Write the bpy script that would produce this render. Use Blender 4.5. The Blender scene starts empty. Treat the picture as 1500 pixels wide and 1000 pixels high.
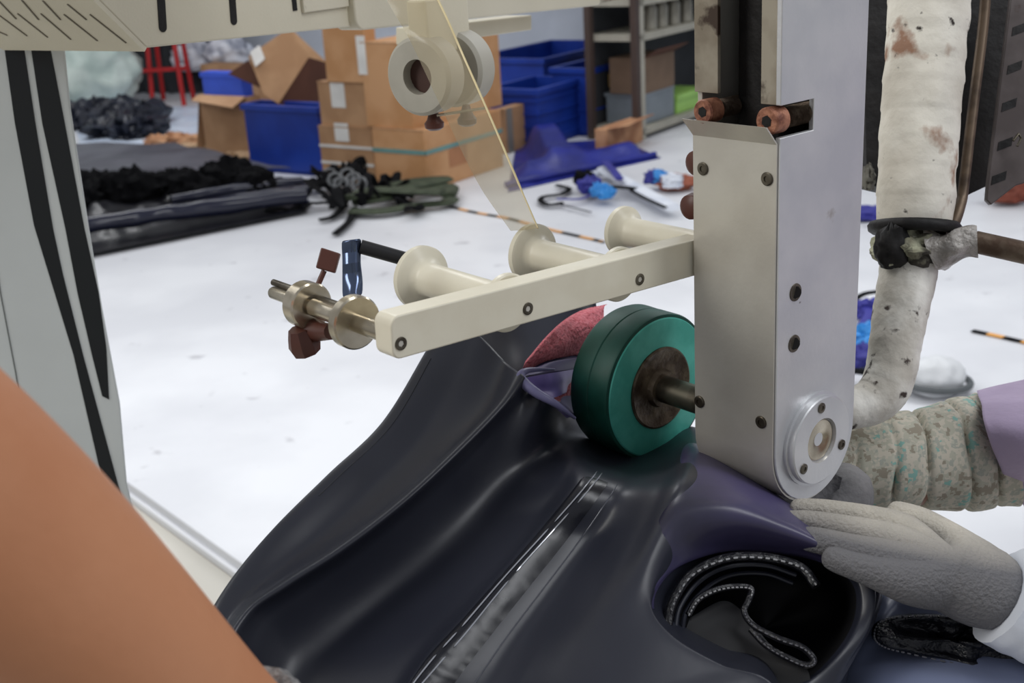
import bpy, math, random
from mathutils import Vector, Matrix, noise
random.seed(7)
V = Vector
scn = bpy.context.scene
col = scn.collection
# ------------------------------------------------------------------ camera
F = 1800.0                     # focal length in pixels of a 1500x1000 frame
PITCH, ROLL, CAMH = math.radians(19.1), math.radians(3.4), 1.35
CAM = V((0, 0, CAMH))
fwd = V((0, math.cos(PITCH), -math.sin(PITCH)))
up0 = V((0, math.sin(PITCH), math.cos(PITCH)))
rgt = V((1, 0, 0)) * math.cos(ROLL) - up0 * math.sin(ROLL)
upv = V((1, 0, 0)) * math.sin(ROLL) + up0 * math.cos(ROLL)
cd = bpy.data.cameras.new('camera'); cam = bpy.data.objects.new('camera', cd); col.objects.link(cam)
cd.sensor_width = 36; cd.lens = 36 * F / 1500; cd.clip_start = .02
cd.dof.use_dof = True; cd.dof.focus_distance = .86; cd.dof.aperture_fstop = 13
cam.matrix_world = Matrix(((rgt.x, upv.x, -fwd.x, CAM.x), (rgt.y, upv.y, -fwd.y, CAM.y), (rgt.z, upv.z, -fwd.z, CAM.z), (0, 0, 0, 1)))
scn.camera = cam
# ------------------------------------------------------------------ light
w = bpy.data.worlds.new('world'); scn.world = w; w.use_nodes = True
w.node_tree.nodes['Background'].inputs[0].default_value = (.90, .93, 1, 1)
w.node_tree.nodes['Background'].inputs[1].default_value = .36
def area(name, loc, target, sx, sy, power, colr):
    l = bpy.data.lights.new(name, 'AREA'); l.shape = 'RECTANGLE'; l.size = sx; l.size_y = sy; l.energy = power; l.color = colr
    o = bpy.data.objects.new(name, l); col.objects.link(o); o.location = loc
    o.rotation_euler = (V(target) - V(loc)).to_track_quat('-Z', 'Y').to_euler(); return o
area('ceiling_tubes_and_fill', (-1.6, 3.2, 2.75), (-1.6, 3.2, 0), 3.0, .5, 62, (.97, .985, 1))
area('ceiling_tubes_and_fill', (2.3, 3.6, 2.75), (2.3, 3.6, 0), 3.0, .5, 52, (.97, .985, 1))
area('ceiling_tubes_and_fill', (0, 7.0, 2.8), (0, 7.0, 0), 5.0, .5, 48, (.97, .985, 1))
area('ceiling_tubes_and_fill', (-3.2, 8.2, 2.8), (-3.2, 8.2, 0), 2.5, .5, 40, (.97, .985, 1))  # extra lamp added to brighten the dim back left
area('ceiling_tubes_and_fill', (1.4, .3, 2.6), (.6, .9, .9), .4, 2.0, 22, (.95, .97, 1))
area('ceiling_tubes_and_fill', (-2.0, .2, 2.5), (0, .9, .9), .6, 2.0, 30, (1, .98, .93))  # fill lamp added at front left to lift the cabinet and forearm
scn.view_settings.view_transform = 'Standard'; scn.view_settings.look = 'None'
scn.view_settings.gamma = 1; scn.view_settings.use_curve_mapping = False
scn.view_settings.exposure = 0.0
# ------------------------------------------------------------------ projection helpers
def ray(x, y): return fwd + rgt * ((x - 750) / F) + upv * ((500 - y) / F)
def at(x, y, d): return CAM + ray(x, y) * d
def plane_hit(x, y, p, n):
    r = ray(x, y); return CAM + r * ((p - CAM).dot(n) / r.dot(n))
def fl(x, y, z=0.0): return plane_hit(x, y, V((0, 0, z)), V((0, 0, 1)))
def len_x(C, u, x):            # how far along u from C until the projected x is reached
    k = (x - 750) / F; d = C - CAM
    return (k * d.dot(fwd) - d.dot(rgt)) / (u.dot(rgt) - k * u.dot(fwd))
def len_y(C, u, y):
    k = (500 - y) / F; d = C - CAM
    return (k * d.dot(fwd) - d.dot(upv)) / (u.dot(upv) - k * u.dot(fwd))
def head(deg): a = math.radians(deg); return V((math.sin(a), math.cos(a), 0))
Z = V((0, 0, 1))
# ------------------------------------------------------------------ materials
MATS = {}
def mat(name, c, rough=.5, metal=0.0, c2=None, scale=8, bump=0.0, bscale=60, stain=None, spec=.5, alpha=1, trans=0, coat=0, ior=1.45, lo=.4, hi=.6, emit=None):
    if name in MATS: return MATS[name]
    m = bpy.data.materials.new(name); m.use_nodes = True; nt = m.node_tree; N = nt.nodes; L = nt.links
    b = N['Principled BSDF']; b.inputs['Roughness'].default_value = rough; b.inputs['Metallic'].default_value = metal
    b.inputs['Specular IOR Level'].default_value = spec; b.inputs['Alpha'].default_value = alpha
    b.inputs['Transmission Weight'].default_value = trans; b.inputs['Coat Weight'].default_value = coat; b.inputs['IOR'].default_value = ior
    tc = N.new('ShaderNodeTexCoord')
    def nz(s, det=5):
        n = N.new('ShaderNodeTexNoise'); n.inputs['Scale'].default_value = s; n.inputs['Detail'].default_value = det
        L.new(tc.outputs['Object'], n.inputs['Vector']); return n
    n = nz(scale); r = N.new('ShaderNodeValToRGB'); L.new(n.outputs['Fac'], r.inputs[0])
    r.color_ramp.elements[0].position = lo; r.color_ramp.elements[1].position = hi
    c2 = c2 or tuple(v * .88 for v in c)
    r.color_ramp.elements[0].color = (*c2, 1); r.color_ramp.elements[1].color = (*c, 1)
    out = r.outputs[0]
    for (sc, thr, sc_col) in (stain or []):
        n2 = nz(sc, 8); r2 = N.new('ShaderNodeValToRGB'); L.new(n2.outputs['Fac'], r2.inputs[0])
        r2.color_ramp.elements[0].position = thr; r2.color_ramp.elements[1].position = thr + .06
        r2.color_ramp.elements[0].color = (0, 0, 0, 1); r2.color_ramp.elements[1].color = (1, 1, 1, 1)
        mx = N.new('ShaderNodeMix'); mx.data_type = 'RGBA'; L.new(r2.outputs[0], mx.inputs[0]); L.new(out, mx.inputs[6])
        mx.inputs[7].default_value = (*sc_col, 1); out = mx.outputs[2]
    L.new(out, b.inputs['Base Color'])
    if bump:
        n3 = nz(bscale); bp = N.new('ShaderNodeBump'); bp.inputs['Strength'].default_value = bump; bp.inputs['Distance'].default_value = .01
        L.new(n3.outputs['Fac'], bp.inputs['Height']); L.new(bp.outputs[0], b.inputs['Normal'])
    if emit: b.inputs['Emission Color'].default_value = (*emit, 1); b.inputs['Emission Strength'].default_value = 1
    MATS[name] = m; return m
def S(r, g, b):
    f = lambda v: ((v / 255 + .055) / 1.055) ** 2.4 if v > 10 else v / 255 / 12.92
    return (f(r), f(g), f(b))
M_FLOOR = mat('white_floor', S(222, 223, 226), .45, c2=S(208, 209, 213), scale=1.5, bump=.05, bscale=8, stain=[(9, .67, S(186, 186, 190)), (40, .74, S(160, 160, 165))])
M_BEIGE = mat('beige_floor', S(196, 192, 182), .5, scale=2)
M_WALL = mat('wall_paint', S(196, 202, 212), .8, scale=2, bump=.03)
M_IVORY = mat('ivory_enamel', S(226, 220, 200), .32, c2=S(220, 213, 192), scale=30, spec=.4, stain=[(55, .76, S(150, 135, 110))])
M_CREAM = mat('cream_paint', S(210, 203, 182), .45, c2=S(202, 195, 174), scale=5, bump=.05, bscale=400, stain=[(45, .74, S(165, 155, 135))])
M_CAB = mat('cabinet_paint', S(222, 227, 225), .4, scale=3)
M_BLACKSTRIPE = mat('black_stripe', S(28, 32, 34), .5)
M_ALU = mat('brushed_aluminium', S(208, 204, 193), .38, .45, c2=S(196, 191, 180), scale=14, bump=.03, bscale=300)
M_ALU2 = mat('satin_aluminium', S(216, 216, 216), .36, .55, c2=S(204, 205, 207), scale=18, bump=.03, bscale=300, stain=[(28, .70, S(165, 158, 148)), (90, .75, S(90, 75, 65))])
M_CHROME = mat('bright_steel', S(205, 195, 175), .22, .9, c2=S(170, 160, 140), scale=40)
M_STEEL = mat('dull_steel', S(110, 104, 92), .4, .8, c2=S(75, 68, 58), scale=60)
M_DARK = mat('greasy_black', S(26, 23, 22), .6, .2, c2=S(14, 12, 12), scale=30, bump=.2)
M_GRIME = mat('grimy_cream', S(160, 152, 136), .55, .2, c2=S(130, 120, 104), scale=30, stain=[(35, .57, S(60, 45, 34))])
M_RUST = mat('rusty_bolt', S(172, 118, 92), .5, .2, c2=S(112, 66, 50), scale=120, bump=.2, bscale=500)
M_BROWNP = mat('brown_plastic', S(92, 54, 44), .4, c2=S(78, 44, 36))
M_GREEN = mat('green_rubber', S(20, 72, 62), .5, c2=S(14, 60, 50), scale=30, spec=.4)
M_GREENF = mat('green_rubber_lit', S(84, 176, 162), .4, c2=S(66, 156, 142), scale=40, spec=.4)  # same rubber as the tread, lit side put into a lighter teal
M_HUB = mat('worn_hub_steel', S(112, 100, 84), .45, .6, c2=S(70, 58, 48), scale=60, bump=.2, bscale=120)
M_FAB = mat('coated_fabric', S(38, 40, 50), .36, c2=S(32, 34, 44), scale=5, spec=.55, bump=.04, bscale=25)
M_FABP = mat('coated_fabric_violet_sheen', S(74, 68, 106), .34, c2=S(40, 39, 56), scale=7, lo=.35, hi=.65, spec=.6, bump=.04, bscale=25)  # dark fabric with its violet sheen painted into the colour
M_FABB = mat('coated_fabric_lit_blue', S(112, 120, 146), .34, c2=S(94, 102, 128), scale=6, spec=.6)  # lit copy of the dark fabric, light put into the blue-grey
M_INNER = mat('black_lining', S(16, 16, 20), .6)
M_VIOLET = mat('violet_lining', S(128, 112, 176), .45, c2=S(104, 92, 150), scale=20)
M_SEAM = mat('glossy_seam_tape', S(26, 27, 34), .27, c2=S(20, 21, 28), scale=30, bump=.03, bscale=30)
M_STITCH = mat('grey_thread', S(150, 150, 152), .6)
M_PINK = mat('pink_terry', S(250, 150, 160), .95, c2=S(224, 108, 120), scale=260, lo=.3, hi=.6, bump=1, bscale=320)
M_PIPE = mat('wrapped_pipe_tape', S(228, 223, 210), .6, c2=S(205, 198, 184), scale=16, bump=.25, bscale=45, stain=[(17, .60, S(150, 112, 88)), (75, .66, S(44, 34, 28))])
M_PIPE2 = mat('sooty_pipe_tape', S(232, 229, 220), .6, c2=S(190, 184, 172), scale=24, bump=.3, bscale=60, stain=[(70, .60, S(60, 48, 42))])
M_CAMO = None
M_SKIN = mat('tan_skin', S(196, 136, 98), .5, c2=S(188, 126, 88), scale=9, bump=.05, bscale=150)
M_SKIN2 = mat('brown_skin', S(140, 96, 74), .5, c2=S(130, 86, 64), scale=9)
M_HAIR = mat('black_hair', S(24, 20, 18), .5)
M_LILAC = mat('lilac_cloth', S(184, 168, 192), .8, c2=S(170, 154, 180), scale=12, bump=.2, bscale=60)
M_GLOVE = mat('knit_glove', S(205, 198, 184), .9, c2=S(168, 163, 155), scale=22, bump=.5, bscale=400)
M_GLOVED = mat('grey_coated_glove', S(128, 126, 126), .7, c2=S(96, 95, 97), scale=22, bump=.2, bscale=200)
M_CARD = mat('cardboard', S(180, 142, 106), .8, c2=S(164, 126, 92), scale=5, bump=.1)
M_CARD2 = mat('cardboard_orange', S(196, 150, 108), .8, c2=S(182, 134, 90), scale=5, bump=.1)
M_CARDD = mat('cardboard_inside', S(92, 58, 44), .9)
M_LABEL = mat('paper_label', S(222, 220, 215), .7)
M_BLUE = mat('blue_plastic', S(26, 58, 150), .4, c2=S(22, 50, 136), scale=5)
M_BLUE2 = mat('light_blue_plastic', S(58, 92, 214), .45)
M_BLUET = mat('blue_tarp', S(40, 48, 138), .35, c2=S(30, 36, 112), scale=5, bump=.3, bscale=14)
M_BLK = mat('black_plastic_sheet', S(24, 24, 29), .3, c2=S(18, 18, 23), scale=6, bump=.35, bscale=14)
M_GREYSH = mat('dark_grey_sheet', S(84, 84, 92), .45, c2=S(66, 66, 74), scale=3)
M_WEB = mat('black_webbing', S(18, 18, 20), .9, spec=.15)
M_OLIVE = mat('olive_webbing', S(62, 70, 52), .8, c2=S(48, 56, 40), scale=20)
M_PALEG = mat('pale_green_bag', S(206, 218, 210), .5, c2=S(184, 200, 192), scale=5, bump=.5, bscale=10)
M_WHITEC = mat('white_cloth', S(222, 226, 234), .7, c2=S(198, 204, 216), scale=6, bump=.4, bscale=12)
M_GREYB = mat('grey_wrap', S(226, 228, 236), .4, c2=S(150, 154, 168), scale=9, bump=.6, bscale=12)
M_RED = mat('red_paint', S(176, 34, 36), .4)
M_ORANGE = mat('orange_tape', S(222, 160, 84), .6)
M_CYAN = mat('sky_blue_plastic', S(52, 140, 214), .4)
M_INDIGO = mat('indigo_cloth', S(52, 52, 140), .6)
M_LIME = mat('lime_plastic', S(160, 206, 104), .4)
M_CLEARBIN = mat('grey_clear_bin', S(120, 128, 134), .3)
M_SHELF = mat('shelf_paint', S(168, 164, 150), .5)
M_BROWNT = mat('brown_timber', S(70, 56, 50), .6)
M_TEAL = mat('teal_strapping', S(110, 150, 146), .4)
M_PAPER = mat('brown_paper', S(196, 150, 112), .8, c2=S(160, 112, 80), scale=8, bump=.3, bscale=12)
M_DGREY = mat('dark_grey_metal', S(96, 88, 86), .5, .3, c2=S(74, 66, 64), scale=20, stain=[(30, .62, S(60, 42, 36))])
M_CURT = mat('dark_curtain', S(60, 62, 66), .9)
def tape_mat():
    m = bpy.data.materials.new('clear_seam_tape'); m.use_nodes = True; nt = m.node_tree; N = nt.nodes; L = nt.links; N.clear()
    o = N.new('ShaderNodeOutputMaterial'); mx = N.new('ShaderNodeMixShader'); t = N.new('ShaderNodeBsdfTransparent'); g = N.new('ShaderNodeBsdfPrincipled')
    t.inputs[0].default_value = (.93, .92, .88, 1); g.inputs['Base Color'].default_value = (*S(214, 200, 170), 1); g.inputs['Roughness'].default_value = .12
    mx.inputs[0].default_value = .2; L.new(t.outputs[0], mx.inputs[1]); L.new(g.outputs[0], mx.inputs[2]); L.new(mx.outputs[0], o.inputs[0]); return m
M_TAPE = tape_mat()
M_TAPEE = mat('tape_edge', S(226, 208, 160), .3)
def glove_mat():
    m = mat('two_tone_glove', S(205, 198, 184), .9, c2=S(186, 180, 168), scale=22, bump=.5, bscale=400); nt = m.node_tree; N = nt.nodes; L = nt.links
    p0, p1 = at(1500, 838, .80), at(1150, 762, .84); q = (p1 - p0).normalized(); nn = (upv - q * upv.dot(q)).normalized()
    tc = N.new('ShaderNodeTexCoord'); sb = N.new('ShaderNodeVectorMath'); sb.operation = 'SUBTRACT'; sb.inputs[1].default_value = p0 - V((1.0, 1.05, 0))
    dt = N.new('ShaderNodeVectorMath'); dt.operation = 'DOT_PRODUCT'; dt.inputs[1].default_value = nn
    L.new(tc.outputs['Object'], sb.inputs[0]); L.new(sb.outputs[0], dt.inputs[0])
    mr = N.new('ShaderNodeMapRange'); mr.inputs[1].default_value = .000; mr.inputs[2].default_value = .020; L.new(dt.outputs['Value'], mr.inputs[0])
    b = N['Principled BSDF']; src = b.inputs['Base Color'].links[0].from_socket
    mx = N.new('ShaderNodeMix'); mx.data_type = 'RGBA'; L.new(mr.outputs[0], mx.inputs[0]); mx.inputs[6].default_value = (*S(112, 111, 113), 1); L.new(src, mx.inputs[7])
    L.new(mx.outputs[2], b.inputs['Base Color']); return m
M_GLOVE2 = glove_mat()
def camo_mat():
    m = bpy.data.materials.new('camouflage_cloth'); m.use_nodes = True; nt = m.node_tree; N = nt.nodes; L = nt.links
    b = N['Principled BSDF']; b.inputs['Roughness'].default_value = .85
    tc = N.new('ShaderNodeTexCoord'); v = N.new('ShaderNodeTexVoronoi'); v.inputs['Scale'].default_value = 420; v.distance = 'CHEBYCHEV'
    L.new(tc.outputs['Object'], v.inputs['Vector'])
    n = N.new('ShaderNodeTexNoise'); n.inputs['Scale'].default_value = 85; n.inputs['Detail'].default_value = 3; L.new(v.outputs['Position'], n.inputs['Vector'])
    r = N.new('ShaderNodeValToRGB'); r.color_ramp.interpolation = 'CONSTANT'; L.new(n.outputs['Fac'], r.inputs[0])
    cs = [(0, S(144, 136, 120)), (.40, S(172, 170, 154)), (.47, S(190, 183, 167)), (.54, S(160, 162, 150)), (.58, S(178, 176, 160)), (.63, S(128, 168, 158))]
    e = r.color_ramp.elements; e[0].color = (*cs[0][1], 1); e[1].position = cs[1][0]; e[1].color = (*cs[1][1], 1)
    for p, c in cs[2:]: k = e.new(p); k.color = (*c, 1)
    L.new(r.outputs[0], b.inputs['Base Color']); return m
M_CAMO = camo_mat()
# ------------------------------------------------------------------ mesh helpers (all geometry given in world coordinates)
class G:
    def __init__(s): s.v = []; s.f = []
    def add(s, vs, fs):
        k = len(s.v); s.v += [V(p) for p in vs]; s.f += [tuple(i + k for i in q) for q in fs]; return s
    def box(s, C, a, b, c):          # C one corner, a b c edge vectors
        C = V(C); p = [C, C + a, C + a + b, C + b]; p += [q + c for q in p]
        fs = [(0, 3, 2, 1), (4, 5, 6, 7), (0, 1, 5, 4), (1, 2, 6, 5), (2, 3, 7, 6), (3, 0, 4, 7)]
        if a.cross(b).dot(c) < 0: fs = [q[::-1] for q in fs]
        return s.add(p, fs)
    def prism(s, pts, e):
        n = len(pts); nrm = V((0, 0, 0))
        for i in range(n): nrm += V(pts[i]).cross(V(pts[(i + 1) % n]))
        fs = [tuple(range(n))[::-1], tuple(range(n, 2 * n))] + [(i, (i + 1) % n, n + (i + 1) % n, n + i) for i in range(n)]
        if nrm.dot(e) < 0: fs = [q[::-1] for q in fs]
        return s.add(list(pts) + [V(p) + e for p in pts], fs)
    def lathe(s, P, ax, prof, n=40, closed=False):   # prof: (t along axis, radius)
        ax = V(ax).normalized(); u = ax.orthogonal().normalized(); w_ = ax.cross(u); vs = []; fs = []
        for t, r in prof:
            for i in range(n):
                a = 2 * math.pi * i / n; vs.append(V(P) + ax * t + (u * math.cos(a) + w_ * math.sin(a)) * max(r, 1e-5))
        m = len(prof)
        for j in range(m - 1 + (1 if closed else 0)):
            for i in range(n):
                k = (i + 1) % n; j2 = (j + 1) % m; fs.append((j * n + i, j * n + k, j2 * n + k, j2 * n + i))
        if not closed:
            fs.append(tuple(range(n))[::-1]); fs.append(tuple((m - 1) * n + i for i in range(n)))
        return s.add(vs, fs)
    def cyl(s, a, b, r, r2=None, n=24):
        a = V(a); b = V(b); return s.lathe(a, b - a, [(0, r), ((b - a).length, r if r2 is None else r2)], n)
    def tube(s, pts, rad, n=12, flat=1.0, wob=0, ws=40, step=None, closeends=True):
        pts = [V(p) for p in pts]; rad = rad if isinstance(rad, (list, tuple)) else [rad] * len(pts)
        if step: pts, rad = resample(pts, rad, step)
        vs = []; fs = []; u = None
        for i, p in enumerate(pts):
            t = (pts[min(i + 1, len(pts) - 1)] - pts[max(i - 1, 0)]).normalized()
            if u is None: u = t.cross(Z); u = u.normalized() if u.length > .05 else t.orthogonal().normalized()
            u = (u - t * u.dot(t)).normalized(); w_ = t.cross(u)
            for k in range(n):
                a = 2 * math.pi * k / n; d = u * math.cos(a) + w_ * math.sin(a) * flat; r = rad[i]
                q = p + d * r
                if wob: q += d * noise.noise(q * ws) * wob
                vs.append(q)
        for j in range(len(pts) - 1):
            for k in range(n):
                k2 = (k + 1) % n; fs.append((j * n + k, j * n + k2, (j + 1) * n + k2, (j + 1) * n + k))
        if closeends: fs.append(tuple(range(n))[::-1]); fs.append(tuple((len(pts) - 1) * n + k for k in range(n)))
        return s.add(vs, fs)
    def blob(s, C, rx, ry, rz, amp=.2, ns=3, seed=0, n=20, az=0):
        C = V(C); vs = []; fs = []; ca, sa = math.cos(az), math.sin(az)
        for j in range(n + 1):
            th = math.pi * j / n
            for i in range(2 * n):
                ph = math.pi * i / n
                d = V((math.sin(th) * math.cos(ph), math.sin(th) * math.sin(ph), math.cos(th)))
                k = 1 + amp * (noise.noise(d * ns + V((seed * 7.3, seed, 0))) + .5 * noise.noise(d * ns * 2.7 + V((seed, 3, 1))))
                x, y, z = d.x * rx * k, d.y * ry * k, d.z * rz * k
                vs.append(C + V((x * ca - y * sa, x * sa + y * ca, max(z, -rz * .8))))
        for j in range(n):
            for i in range(2 * n):
                i2 = (i + 1) % (2 * n); fs.append((j * 2 * n + i, (j + 1) * 2 * n + i, (j + 1) * 2 * n + i2, j * 2 * n + i2))
        return s.add(vs, fs)
    def grid(s, rows, th=None, flip=False):      # rows: 2D list of points; th = thickness vector or None
        h, w_ = len(rows), len(rows[0]); vs = [p for r in rows for p in r]; fs = []
        for j in range(h - 1):
            for i in range(w_ - 1):
                q = (j * w_ + i, j * w_ + i + 1, (j + 1) * w_ + i + 1, (j + 1) * w_ + i); fs.append(q[::-1] if flip else q)
        if th is not None:
            n = len(vs); vs = vs + [p + th for p in vs]
            fs += [tuple(i + n for i in q[::-1]) for q in fs]
            b = [i for i in range(w_)] + [j * w_ + w_ - 1 for j in range(1, h)] + [(h - 1) * w_ + i for i in range(w_ - 2, -1, -1)] + [j * w_ for j in range(h - 2, 0, -1)]
            for k in range(len(b)): a, c = b[k], b[(k + 1) % len(b)]; fs.append((a, a + n, c + n, c) if not flip else (c, c + n, a + n, a))
        return s.add(vs, fs)
def cr(p0, p1, p2, p3, t):
    return (p1 * 2 + (p2 - p0) * t + (p0 * 2 - p1 * 5 + p2 * 4 - p3) * t * t + (p1 * 3 - p0 - p2 * 3 + p3) * t * t * t) * .5
def crv(P, t, closed=False):                 # t in 0..len-1 (or len when closed)
    n = len(P); i = int(math.floor(t)); 
    if not closed: i = min(i, n - 2)
    f = t - i
    if closed: return cr(P[(i - 1) % n], P[i % n], P[(i + 1) % n], P[(i + 2) % n], f)
    a = P[i - 1] if i > 0 else P[0] * 2 - P[1]
    b = P[i + 2] if i + 2 < n else P[-1] * 2 - P[-2]
    return cr(a, P[i], P[i + 1], b, f)
def resample(pts, rad, m):
    o = []; r = []
    for k in range(m + 1):
        t = k / m * (len(pts) - 1); i = min(int(t), len(pts) - 2); o.append(crv(pts, t)); r.append(rad[i] + (rad[i + 1] - rad[i]) * (t - i))
    return o, r
def tag(o, label=None, cat=None, group=None, kind=None):
    if label: o['label'] = label
    if cat: o['category'] = cat
    if group: o['group'] = group
    if kind: o['kind'] = kind
    return o
def thing(name, label, cat, loc, group=None):
    o = bpy.data.objects.new(name, None); col.objects.link(o); o.empty_display_size = .05
    o.location = loc; o.matrix_world = Matrix.Translation(V(loc))
    return tag(o, label, cat, group)
WM = {}
def origin(o):
    return WM.get(o.name, V(o.location))
def ob(name, g, m, parent=None, ang=35, bev=0, label=None, kind=None, sub=0, org=None):
    me = bpy.data.meshes.new(name)
    if parent is not None and parent.type == 'EMPTY' and org is None: org = origin(parent)
    if org is None:
        if parent is not None: org = origin(parent)
        else:
            xs = [p.x for p in g.v]; ys = [p.y for p in g.v]; zs = [p.z for p in g.v]
            org = V(((min(xs) + max(xs)) / 2, (min(ys) + max(ys)) / 2, min(zs)))
    me.from_pydata([tuple(p - org) for p in g.v], [], g.f); me.update()
    me.polygons.foreach_set('use_smooth', [True] * len(me.polygons)); me.set_sharp_from_angle(angle=math.radians(ang))
    me.materials.append(m); o = bpy.data.objects.new(name, me); col.objects.link(o)
    if parent is not None: o.parent = parent; o.location = org - origin(parent)
    else: o.location = org
    WM[o.name] = org
    if bev:
        b = o.modifiers.new('bevel', 'BEVEL'); b.width = bev; b.segments = 3; b.limit_method = 'ANGLE'; b.angle_limit = math.radians(40)
    if sub:
        b = o.modifiers.new('subsurf', 'SUBSURF'); b.levels = sub; b.render_levels = sub
    if label: o['label'] = label
    if kind: o['kind'] = kind
    return o
def solid(o, t):
    b = o.modifiers.new('solid', 'SOLIDIFY'); b.thickness = t; b.offset = 0; return o
def skin(name, chains, m, parent, sub=2, label=None):
    # chains: list of lists of (point, radius); chains after the first start at a point already present
    vs = []; rs = []; es = []; key = {}
    for ch in chains:
        prev = None
        for p, r in ch:
            k = tuple(round(c, 4) for c in p)
            if k not in key: key[k] = len(vs); vs.append(p); rs.append(r)
            i = key[k]
            if prev is not None and prev != i: es.append((prev, i))
            prev = i
    org = origin(parent); me = bpy.data.meshes.new(name); me.from_pydata([tuple(p - org) for p in vs], es, [])
    me.materials.append(m); o = bpy.data.objects.new(name, me); col.objects.link(o); o.parent = parent
    o.modifiers.new('skin', 'SKIN').use_smooth_shade = True
    if not me.skin_vertices: me.attributes
    bm_layer = me.skin_vertices
    if len(bm_layer) == 0:
        import bmesh
        bm = bmesh.new(); bm.from_mesh(me); bm.verts.layers.skin.verify(); bm.to_mesh(me); bm.free()
    for i, r in enumerate(rs):
        sv = me.skin_vertices[0].data[i]; sv.radius = (r, r); sv.use_root = (i == 0)
    s_ = o.modifiers.new('sub', 'SUBSURF'); s_.levels = sub; s_.render_levels = sub
    if label: o['label'] = label
    return o

# ================================================================== SETTING
E0, E1 = fl(185, 705), fl(350, 822); ed = (E1 - E0).normalized(); en = V((-ed.y, ed.x, 0))
if en.y < 0: en = -en
A = E0 - ed * 9; B = E0 + ed * 9
ob('floor', G().prism([A - Z * .045, B - Z * .045, B + en * 20 - Z * .045, A + en * 20 - Z * .045], Z * .045), M_FLOOR, kind='structure', bev=.004)
st = G(); st.box(A - en * .012 - Z * .045, ed * 18, en * .016, Z * .02)
ob('trim_1', st, M_FLOOR, kind='structure', bev=.003)
ob('floor', G().box(V((-9, -3, -.10)), V((18, 0, 0)), V((0, 18, 0)), Z * .055), M_BEIGE, kind='structure')
HA, HB = head(-55), head(35)           # the room's two horizontal directions
wc = fl(1010, 146); wall0 = wc
gw = G().box(wc - HA * 7, HA * 16, HB * .12, Z * 3.2); ob('wall_back', gw, M_WALL, kind='structure')
for k in range(4):       # thin joints between the floor's sheets, recessed strips
    pass
# ================================================================== MACHINE: ROLLER ARM
a_, b_ = head(-39.6), head(50.4)
C0 = at(1140, 400, .80)                      # a point on the near vertical corner of the column
def on_r(x, y, off=0): return plane_hit(x, y, C0 + a_ * off, a_)      # right plate plane
def on_f(x, y, off=0): return plane_hit(x, y, C0 + b_ * off, b_)      # front plate plane
def ab(p): d = p - C0; return d.dot(a_), d.dot(b_), d.z
def pt(a, b, z): return C0 + a_ * a + b_ * b + Z * z
WA = ab(on_f(1018, 400))[0]; WB = ab(on_r(1262, 300))[1]
FC = ab(on_r(1192, 641)); rr = WB * .5
ztop = .62
zl = ab(on_f(1140, 212))[2]                  # top of front cover
arm = thing('roller_arm', 'vertical aluminium arm carrying the green roller on its axle', 'machine arm', pt(WA / 2, WB / 2, FC[2] - rr))
# right plate: long plate with notch and round end
zn1, zn2, bn = ab(on_r(1145, 155))[2], ab(on_r(1145, 202))[2], ab(on_r(1192, 170))[1]
th = .004
cb = WB * .5
def uprofile(b0, b1, top, n=20, shrink=0):
    r = (b1 - b0) / 2; c = (b0 + b1) / 2
    return [(b1, top)] + [(c + r * math.cos(t), FC[2] + r * 1.02 * math.sin(t)) for t in [-math.pi * k / n for k in range(n + 1)]] + [(b0, top)]
outl = uprofile(0, WB, ztop)
outl = outl[:-1] + [(0, zn2), (bn, zn2), (bn, zn1), (0, zn1), (0, ztop)]
ob('side_plate', G().prism([pt(0, b, z) for b, z in outl], a_ * th), M_ALU2, arm, bev=.0006)
outl2 = uprofile(0.004, WB - .004, ztop - .0)
ob('side_plate', G().prism([pt(WA - th, b, z) for b, z in outl2], a_ * th), M_ALU, arm, bev=.0006)
# front cover: sheet that runs down and curls under along the round end, with a bent lip at its top
sec = [(-.0135, zl + .012), (-.0125, zl + .0125), (-.0015, zl)]
n = 14
for k in range(n + 1):
    t = math.pi + math.pi * .62 * k / n; sec.append((cb + (cb + .0015) * math.cos(t), FC[2] + (cb * 1.02 + .0015) * math.sin(t)))
inner = [(b + .0012, z) for b, z in sec[:3]] + [(cb + (b - cb) * .975, FC[2] + (z - FC[2]) * .975) for b, z in sec[3:]]
inner[0] = (-.0128, zl + .0108)
rows = [[pt(a, b, z) for b, z in sec[1:]] for a in (.0015, WA - .0005)]
rows2 = [[pt(a, b, z) for b, z in inner[1:]] for a in (.0015, WA - .0005)]
g = G(); m_ = len(rows[0]); g.v = rows[0] + rows[1] + rows2[0] + rows2[1]
for i in range(m_ - 1):
    g.f += [(i, i + 1, m_ + i + 1, m_ + i), (2 * m_ + i, 3 * m_ + i, 3 * m_ + i + 1, 2 * m_ + i + 1), (i, 2 * m_ + i, 2 * m_ + i + 1, i + 1), (m_ + i, m_ + i + 1, 3 * m_ + i + 1, 3 * m_ + i)]
g.f += [(0, m_, 3 * m_, 2 * m_), (m_ - 1, 3 * m_ - 1, 4 * m_ - 1, 2 * m_ - 1)]
cover = ob('front_cover', g, M_ALU, arm, ang=30)
def screw(x, y, plane, r=.0045):
    nrm = -b_ if plane == 'f' else -a_
    P = (on_f(x, y, -.0016) if plane == 'f' else on_r(x, y))
    g = G().lathe(P, nrm, [(-.0005, r), (.0008, r), (.0014, r * .85), (.0014, r * .45), (.0004, r * .4)], 20)
    return g
for x, y in ((1030, 247), (1124, 262), (1025, 588), (1115, 618)):
    s1 = ob('screw', screw(x, y, 'f'), M_STEEL, cover)
    P = on_f(x, y, -.0024); ob('socket', G().cyl(P + b_ * .002, P, .0021, n=6), M_DARK, arm) if False else None
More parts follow.
